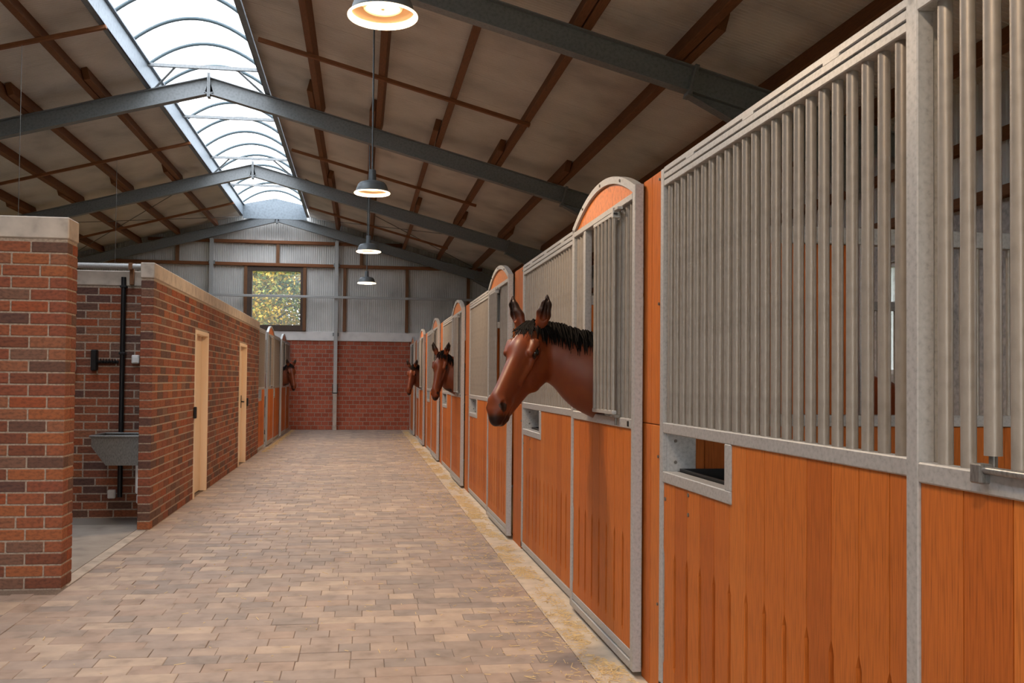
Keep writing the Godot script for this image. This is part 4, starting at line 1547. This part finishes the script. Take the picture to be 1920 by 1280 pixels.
# ------------------------------------------------------------------ horses
class Field:
	var lo: Vector3
	var cell: float
	var nx: int
	var ny: int
	var nz: int
	var f: PackedFloat32Array

	func _init(a: Vector3, b: Vector3, c: float) -> void:
		lo = a
		cell = c
		nx = int(ceil((b.x - a.x) / c)) + 1
		ny = int(ceil((b.y - a.y) / c)) + 1
		nz = int(ceil((b.z - a.z) / c)) + 1
		f.resize(nx * ny * nz)
		f.fill(1.0)

	# tapered capsule from a to b, squeezed by ls along the unit vector lat
	func bone(a: Vector3, b: Vector3, ra: float, rb: float, lat: Vector3, ls: float, k: float, cut := false) -> void:
		var pad := maxf(ra, rb) + k + 2.0 * cell
		var mn := a.min(b) - Vector3.ONE * pad
		var mx := a.max(b) + Vector3.ONE * pad
		var i0 := maxi(0, int((mn.x - lo.x) / cell))
		var i1 := mini(nx - 1, int((mx.x - lo.x) / cell) + 1)
		var j0 := maxi(0, int((mn.y - lo.y) / cell))
		var j1 := mini(ny - 1, int((mx.y - lo.y) / cell) + 1)
		var k0 := maxi(0, int((mn.z - lo.z) / cell))
		var k1 := mini(nz - 1, int((mx.z - lo.z) / cell) + 1)
		var q := 1.0 / ls - 1.0
		var ba := b - a
		ba += lat * (ba.dot(lat) * q)
		var bb := maxf(ba.length_squared(), 1e-9)
		var dr := rb - ra
		for kk in range(k0, k1 + 1):
			for jj in range(j0, j1 + 1):
				var at := (kk * ny + jj) * nx
				var p := lo + Vector3(i0, jj, kk) * cell - a
				for ii in range(i0, i1 + 1):
					var w := p + lat * (p.dot(lat) * q)
					var t := clampf(w.dot(ba) / bb, 0.0, 1.0)
					var d := (w - ba * t).length() - ra - dr * t
					var o := f[at + ii]
					if cut:
						d = -d
						var h := maxf(k - absf(o - d), 0.0) / k
						f[at + ii] = maxf(o, d) + h * h * k * 0.25
					else:
						var h := maxf(k - absf(o - d), 0.0) / k
						f[at + ii] = minf(o, d) - h * h * k * 0.25
					p.x += cell

	func net(v: PackedVector3Array, n: PackedVector3Array, idx: PackedInt32Array) -> void:
		var id := PackedInt32Array()
		id.resize(nx * ny * nz)
		id.fill(-1)
		var sx := 1
		var sy := nx
		var sz := nx * ny
		var lim := cell * 3.0
		var corners := [0, sx, sy, sx + sy, sz, sx + sz, sy + sz, sx + sy + sz]
		var edges := [[0, 1], [2, 3], [4, 5], [6, 7], [0, 2], [1, 3], [4, 6], [5, 7], [0, 4], [1, 5], [2, 6], [3, 7]]
		var cp := []
		for c in 8:
			cp.append(Vector3(c & 1, (c >> 1) & 1, c >> 2))
		var base := v.size()
		for k in nz - 1:
			for j in ny - 1:
				var at := (k * ny + j) * nx
				for i in nx - 1:
					var f0 := f[at + i]
					if f0 > lim or f0 < -lim:
						continue
					var m := 0
					var g := [0.0, 0.0, 0.0, 0.0, 0.0, 0.0, 0.0, 0.0]
					for c in 8:
						g[c] = f[at + i + corners[c]]
						if g[c] < 0.0:
							m |= 1 << c
					if m == 0 or m == 255:
						continue
					var s := Vector3.ZERO
					var cnt := 0
					for e in edges:
						var a: float = g[e[0]]
						var b: float = g[e[1]]
						if (a < 0.0) != (b < 0.0):
							s += cp[e[0]].lerp(cp[e[1]], a / (a - b))
							cnt += 1
					s /= cnt
					id[at + i] = v.size()
					v.append(lo + (Vector3(i, j, k) + s) * cell)
					n.append(Vector3((g[1] + g[3] + g[5] + g[7]) - (g[0] + g[2] + g[4] + g[6]), (g[2] + g[3] + g[6] + g[7]) - (g[0] + g[1] + g[4] + g[5]), (g[4] + g[5] + g[6] + g[7]) - (g[0] + g[1] + g[2] + g[3])).normalized())
		for k in range(1, nz - 1):
			for j in range(1, ny - 1):
				var at := (k * ny + j) * nx
				for i in range(1, nx - 1):
					var q := at + i
					var f0 := f[q]
					if f0 > lim or f0 < -lim:
						continue
					var neg := f0 < 0.0
					if (f[q + sx] < 0.0) != neg:
						quad(idx, id[q - sy - sz], id[q - sz], id[q], id[q - sy], neg)
					if (f[q + sy] < 0.0) != neg:
						quad(idx, id[q - sx - sz], id[q - sx], id[q], id[q - sz], neg)
					if (f[q + sz] < 0.0) != neg:
						quad(idx, id[q - sx - sy], id[q - sy], id[q], id[q - sx], neg)

	func quad(idx: PackedInt32Array, a: int, b: int, c: int, d: int, neg: bool) -> void:
		if a < 0 or b < 0 or c < 0 or d < 0:
			return
		if neg:
			for t in [a, c, b, a, d, c]:
				idx.append(t)
		else:
			for t in [a, b, c, a, c, d]:
				idx.append(t)


func make_horses() -> void:
	horse("bay horse with a black mane leaning its head out of the nearest arched door", Vector3(DOOR_X, 0, -5.41), -PI / 2, deg_to_rad(50), deg_to_rad(44), 0.0055, Vector3(0.03, 1.737, 0.365), Vector3(0, 1.63, 0.20), 1.05)
	horse("dark-eared bay horse looking out of the second open stall door along the row", Vector3(DOOR_X, 0, -13.66), -PI / 2, deg_to_rad(66), deg_to_rad(58), 0.010, Vector3(0.06, 1.80, 0.19), Vector3(0.0, 1.66, 0.08), 1.1)
	horse("bay horse looking out of the last open stall door of the long row", Vector3(DOOR_X, 0, -21.62), -PI / 2, deg_to_rad(68), deg_to_rad(60), 0.013, Vector3(0.08, 1.72, 0.18), Vector3(0.0, 1.64, 0.06), 1.05)
	horse("dark bay horse looking out of the stall opposite the long row", Vector3(-1.978, 0, -24.7), PI / 2, deg_to_rad(-64), deg_to_rad(60), 0.013, Vector3(-0.08, 1.76, 0.17), Vector3(0.0, 1.64, 0.06), 1.05)


func horse(label: String, at: Vector3, turn: float, yaw: float, pitch: float, cell: float, org: Vector3, n1: Vector3, hs: float) -> void:
	var o := thing("horse", label, "horse", at, turn, "horses looking out of the stalls")
	var sg := 1.0 if yaw > 0 else -1.0
	var ea := Vector3(cos(pitch) * sin(yaw), -sin(pitch), cos(pitch) * cos(yaw))
	var eb := Vector3(sin(pitch) * sin(yaw), cos(pitch), sin(pitch) * cos(yaw))
	var ec := Vector3(cos(yaw), 0, -sin(yaw))
	var H := func(a: float, b: float, c: float) -> Vector3: return org + (ea * a + eb * b + ec * c) * hs
	var X := Vector3.RIGHT
	var bones := []
	# head
	bones.append([H.call(0.01, 0.0, 0.0), H.call(0.15, 0.0, 0.0), 0.088, 0.094, ec, 0.92, 0.04])
	bones.append([H.call(0.15, 0.005, 0.0), H.call(0.50, -0.008, 0.0), 0.082, 0.058, ec, 0.70, 0.05])
	bones.append([H.call(0.30, -0.03, 0.0), H.call(0.50, -0.025, 0.0), 0.072, 0.062, ec, 0.70, 0.03])
	for s in [-1.0, 1.0]:
		bones.append([H.call(0.075, -0.115, s * 0.048), H.call(0.20, -0.115, s * 0.038), 0.126, 0.090, ec, 0.40, 0.03])
		bones.append([H.call(0.115, 0.046, s * 0.074), H.call(0.185, 0.040, s * 0.072), 0.028, 0.022, ec, 1.0, 0.014])
		bones.append([H.call(0.13, 0.004, s * 0.074), H.call(0.20, 0.0, s * 0.070), 0.022, 0.018, ec, 1.0, 0.014])
		bones.append([H.call(0.22, -0.022, s * 0.062), H.call(0.34, -0.03, s * 0.05), 0.016, 0.012, ec, 1.0, 0.025])
		bones.append([H.call(0.525, 0.004, s * 0.028), H.call(0.552, -0.010, s * 0.031), 0.029, 0.025, ec, 1.0, 0.02])
	bones.append([H.call(0.22, -0.12, 0.0), H.call(0.52, -0.085, 0.0), 0.072, 0.044, ec, 0.66, 0.035])
	bones.append([H.call(0.49, -0.025, 0.0), H.call(0.562, -0.04, 0.0), 0.064, 0.056, ec, 0.74, 0.03])
	bones.append([H.call(0.572, -0.052, 0.0), H.call(0.590, -0.058, 0.0), 0.042, 0.036, ec, 0.95, 0.02])
	bones.append([H.call(0.535, -0.098, 0.0), H.call(0.562, -0.095, 0.0), 0.036, 0.031, ec, 0.9, 0.018])
	for q in bones:
		q[2] *= hs
		q[3] *= hs
	# ears
	var tips := []
	for s in [-1.0, 1.0]:
		var b0: Vector3 = H.call(-0.015, 0.06, s * 0.062)
		var up: Vector3 = (Vector3.UP * 0.90 + ec * s * 0.34 + eb * 0.12).normalized()
		var e1: Vector3 = b0 + up * 0.07
		var e2: Vector3 = b0 + up * 0.185 - ec * s * 0.010
		var em: Vector3 = b0 + up * 0.13 + ec * s * 0.002
		bones.append([b0, e1, 0.034, 0.042, ea, 0.62, 0.02])
		bones.append([e1, em, 0.042, 0.030, ea, 0.58, 0.012])
		bones.append([em, e2, 0.030, 0.006, ea, 0.6, 0.010])
		tips.append([e1, e2, up, s])
	# neck and trunk
	var n0: Vector3 = H.call(0.03, -0.055, 0.0)
	var n2 := Vector3(-0.01 * sg, 1.52, 0.0)
	bones.append([n0, n1, 0.108, 0.158, X, 0.62, 0.05])
	bones.append([n1, n2, 0.158, 0.212, X, 0.56, 0.05])
	bones.append([n2, Vector3(0, 1.32, -0.42), 0.212, 0.29, X, 0.66, 0.08])
	bones.append([Vector3(0, 1.30, -0.45), Vector3(0, 1.12, -0.62), 0.27, 0.33, X, 0.78, 0.1])
	bones.append([Vector3(0, 1.12, -0.62), Vector3(0, 1.12, -1.25), 0.34, 0.35, X, 0.86, 0.1])
	bones.append([Vector3(0, 1.14, -1.25), Vector3(0, 1.22, -1.72), 0.34, 0.31, X, 0.86, 0.1])
	for s in [-1.0, 1.0]:
		var x: float = s * 0.14
		bones.append([Vector3(x, 1.1, -0.55), Vector3(x, 0.82, -0.56), 0.15, 0.10, X, 0.7, 0.06])
		bones.append([Vector3(x, 0.82, -0.56), Vector3(x, 0.50, -0.52), 0.09, 0.055, X, 0.85, 0.03])
		bones.append([Vector3(x, 0.50, -0.52), Vector3(x, 0.17, -0.53), 0.05, 0.034, X, 0.9, 0.02])
		bones.append([Vector3(x, 0.17, -0.53), Vector3(x, 0.09, -0.49), 0.04, 0.042, X, 0.95, 0.02])
		bones.append([Vector3(x, 0.08, -0.48), Vector3(x, 0.05, -0.47), 0.046, 0.058, X, 0.95, 0.01])
		x = s * 0.15
		bones.append([Vector3(x, 1.15, -1.7), Vector3(x, 0.88, -1.55), 0.22, 0.14, X, 0.72, 0.06])
		bones.append([Vector3(x, 0.88, -1.55), Vector3(x, 0.58, -1.86), 0.12, 0.058, X, 0.8, 0.03])
		bones.append([Vector3(x, 0.58, -1.86), Vector3(x, 0.17, -1.80), 0.055, 0.036, X, 0.85, 0.02])
		bones.append([Vector3(x, 0.17, -1.80), Vector3(x, 0.05, -1.75), 0.042, 0.056, X, 0.95, 0.02])
	var v := PackedVector3Array()
	var n := PackedVector3Array()
	var idx := PackedInt32Array()
	# fine grid: head and the neck outside the stall; coarse grid: the rest
	var lo := org - Vector3(0.36, 0.58, 0.36)
	var hi := org + Vector3(0.36, 0.26, 0.36)
	for q in [H.call(0.64, 0.06, 0.09), H.call(0.64, -0.14, -0.09), H.call(0.64, -0.14, 0.09), H.call(0.0, 0.1, 0.15) + Vector3(0, 0.2, 0), H.call(0.0, 0.1, -0.15) + Vector3(0, 0.2, 0), H.call(0.1, 0.06, 0.13), H.call(0.1, 0.06, -0.13)]:
		hi = hi.max(q + Vector3.ONE * 0.03)
		lo = lo.min(q - Vector3.ONE * 0.03)
	lo.x = minf(-0.22, H.call(0.64, 0, 0).x - 0.13) if sg < 0 else maxf(lo.x, -0.24)
	hi.x = maxf(0.22, H.call(0.64, 0, 0).x + 0.13) if sg > 0 else minf(hi.x, 0.24)
	lo.z = -0.02
	var fine := Field.new(lo, hi, cell)
	for q in bones:
		fine.bone(q[0], q[1], q[2], q[3], q[4], q[5], q[6])
	for q in tips:
		var e1: Vector3 = q[0]
		var e2: Vector3 = q[1]
		var front: Vector3 = (ea * 0.6 + eb * 0.4 + ec * q[3] * 0.5).normalized()
		fine.bone(e1 - q[2] * 0.02 + front * 0.024, e1.lerp(e2, 0.72) + front * 0.016, 0.018, 0.008, ea, 1.0, 0.008, true)
	for s in [-1.0, 1.0]:
		fine.bone(H.call(0.538, 0.012, s * 0.058), H.call(0.562, -0.034, s * 0.054), 0.019, 0.013, ec, 1.0, 0.008, true)
		fine.bone(H.call(0.150, 0.022, s * 0.106), H.call(0.178, 0.018, s * 0.104), 0.021, 0.016, eb, 0.8, 0.006, true)
		fine.bone(H.call(0.47, -0.070, s * 0.047), H.call(0.585, -0.082, s * 0.032), 0.006, 0.006, ec, 1.0, 0.006, true)
	fine.net(v, n, idx)
	var coarse := Field.new(Vector3(-0.42, -0.03, -2.1), Vector3(0.42, 1.85, 0.0), 0.03)
	for q in bones:
		coarse.bone(q[0], q[1], q[2], q[3], q[4], q[5], q[6])
	coarse.net(v, n, idx)
	# coat colours: bay body, black muzzle, ears' tips and lower legs
	var cols := PackedColorArray()
	var bay := c8(112, 54, 26).srgb_to_linear()
	var dark := c8(78, 35, 17).srgb_to_linear()
	var black := c8(24, 19, 18).srgb_to_linear()
	var nz := FastNoiseLite.new()
	nz.seed = 4
	nz.frequency = 9.0
	for p in v:
		var d := (p - org) / hs
		var a := d.dot(ea)
		var b := d.dot(eb)
		var c := d.dot(ec)
		var w := nz.get_noise_3dv(p) * 0.5 + 0.5
		var col := bay.lerp(dark, w * 0.6)
		if a > 0.0 and absf(c) < 0.12 and b > -0.3 and p.distance_to(org) < 0.75 and (p - n1).length() > 0.12:
			var mz := smoothstep(0.605, 0.65, a - b * 1.15 + w * 0.02)
			col = col.lerp(black, mz * 0.95)
			if Vector2(a - 0.549, (b + 0.008) * 0.8).length() < 0.023 and absf(c) > 0.02:
				col = col.lerp(black, 0.9)
			if absf(a - 0.166) < 0.032 and absf(b - 0.019) < 0.020 and absf(c) > 0.07:
				col = col.lerp(black, 0.85)
		for q in tips:
			var t: float = (p - q[0]).dot(q[2])
			if t > -0.02 and (p - q[0]).cross(q[2]).length() < 0.06:
				col = col.lerp(black, smoothstep(-0.05, 0.03, t) * 0.9)
		if p.y < 0.62:
			col = col.lerp(black, smoothstep(0.62, 0.45, p.y))
		cols.append(col)
	var arr := []
	arr.resize(Mesh.ARRAY_MAX)
	arr[Mesh.ARRAY_VERTEX] = v
	arr[Mesh.ARRAY_NORMAL] = n
	arr[Mesh.ARRAY_COLOR] = cols
	arr[Mesh.ARRAY_INDEX] = idx
	var ms := ArrayMesh.new()
	ms.add_surface_from_arrays(Mesh.PRIMITIVE_TRIANGLES, arr)
	put(o, "body", ms, M.coat)
	for s in [-1.0, 1.0]:
		var e := SphereMesh.new()
		e.radius = 0.025
		e.height = 0.050
		e.radial_segments = 20
		e.rings = 12
		put(o, "eye", e, M.eye, H.call(0.163, 0.020, s * 0.083))
	# mane falling on the side towards the aisle's near end, and the forelock
	var r := RandomNumberGenerator.new()
	r.seed = 77
	var mb := MB.new()
	var crest := [H.call(-0.055, 0.055, 0.0), n1 + Vector3(0, 0.165, 0.02), Vector3(0, 1.765, 0.08).lerp(Vector3(0, n1.y + 0.13, n1.z - 0.1), 0.4), Vector3(0, 1.73, -0.05), Vector3(0, 1.68, -0.2), Vector3(0, 1.62, -0.36)]
	var strands := 320 if cell < 0.008 else 80
	for i in strands:
		var t := float(i) / strands * 4.999
		var k := int(t)
		var p0: Vector3 = crest[k].lerp(crest[k + 1], t - k) + Vector3(r.randfn() * 0.008, r.randf_range(-0.012, 0.01), r.randfn() * 0.008)
		var ln := r.randf_range(0.06, 0.14)
		var wv := r.randf_range(-0.02, 0.02)
		var p1 := p0 + Vector3(sg * 0.04, 0.006, wv * 0.5)
		var p2 := p0 + Vector3(sg * 0.078, -ln * 0.35, wv)
		var p3 := p0 + Vector3(sg * 0.100, -ln * 0.75, wv * 1.5)
		var p4 := p0 + Vector3(sg * 0.112, -ln, wv * 1.8)
		var rr := r.randf_range(0.004, 0.008) * (1.0 if cell < 0.008 else 2.0)
		mb.tube(p0, p1, rr, rr, 5, false)
		mb.tube(p1, p2, rr, rr * 0.95, 5, false)
		mb.tube(p2, p3, rr * 0.95, rr * 0.6, 5, false)
		mb.tube(p3, p4, rr * 0.6, 0.001, 5, false)
	put(o, "mane", mb.mesh(), M.mane)
	mb = MB.new()
	for i in (46 if cell < 0.008 else 18):
		var c := r.randf_range(-0.045, 0.045)
		var p0: Vector3 = H.call(-0.04, 0.075, c * 0.7)
		var p1: Vector3 = H.call(0.02, 0.092, c)
		var p2: Vector3 = H.call(0.06, 0.098, c * 1.4 + r.randf_range(-0.01, 0.02))
		var p3: Vector3 = H.call(r.randf_range(0.07, 0.13), 0.094, c * 1.8 + r.randf_range(-0.01, 0.03))
		var rr := r.randf_range(0.003, 0.006)
		mb.tube(p0, p1, rr, rr, 5, false)
		mb.tube(p1, p2, rr, rr * 0.7, 5, false)
		mb.tube(p2, p3, rr * 0.7, 0.001, 5, false)
	put(o, "forelock", mb.mesh(), M.mane)
	mb = MB.new()
	for i in 30:
		var a := TAU * i / 30.0
		var s := Vector3(cos(a) * 0.04, 0, sin(a) * 0.04)
		mb.tube(Vector3(0, 1.32, -2.0) + s * 0.6, Vector3(0, 1.0, -2.1) + s * 1.3, 0.012, 0.014, 5, false)
		mb.tube(Vector3(0, 1.0, -2.1) + s * 1.3, Vector3(0, 0.5, -2.1) + s, 0.014, 0.003, 5, false)
	put(o, "tail", mb.mesh(), M.mane)


# ------------------------------------------------------------------ straw
func make_straw() -> void:
	var o := thing("straw", "loose yellow straw scattered along the foot of the stall fronts", "straw")
	o.set_meta("kind", "stuff")
	var ms := cbox(Vector3(0.06, 0.003, 0.004), 0.001)
	var r := RandomNumberGenerator.new()
	r.seed = 31
	var cl := FastNoiseLite.new()
	cl.seed = 8
	cl.frequency = 1.6
	var xfs := []
	while xfs.size() < 11000:
		var p: Vector3
		var u := r.randf()
		if u < 0.80:
			p = Vector3(1.25 + r.randfn() * 0.06, 0, -2.6 - pow(r.randf(), 1.3) * 24.5)
			if cl.get_noise_2d(p.x * 2.0, p.z) < r.randf_range(-0.25, 0.35):
				continue
		elif u < 0.88:
			p = Vector3(1.12 - absf(r.randfn()) * 0.22, 0, -3.5 - r.randf() * 22.0)
		elif u < 0.96:
			p = Vector3(-1.94 + absf(r.randfn()) * 0.06, 0, -19.1 - r.randf() * 8.2)
		else:
			p = Vector3(r.randf_range(-1.9, 1.1), 0, -3.5 - r.randf() * 20.0)
		p.x = minf(p.x, 1.345)
		p.y = 0.004 + r.randf() * 0.008
		var s := pow(r.randf(), 2.0) * 0.9 + 0.15
		xfs.append(Transform3D(Basis.from_euler(Vector3(0, r.randf() * TAU, r.randf_range(-0.1, 0.1))).scaled_local(Vector3(s, 1, r.randf_range(0.6, 1.1))), p))
	multi(o, "strands", ms, M.straw, xfs)
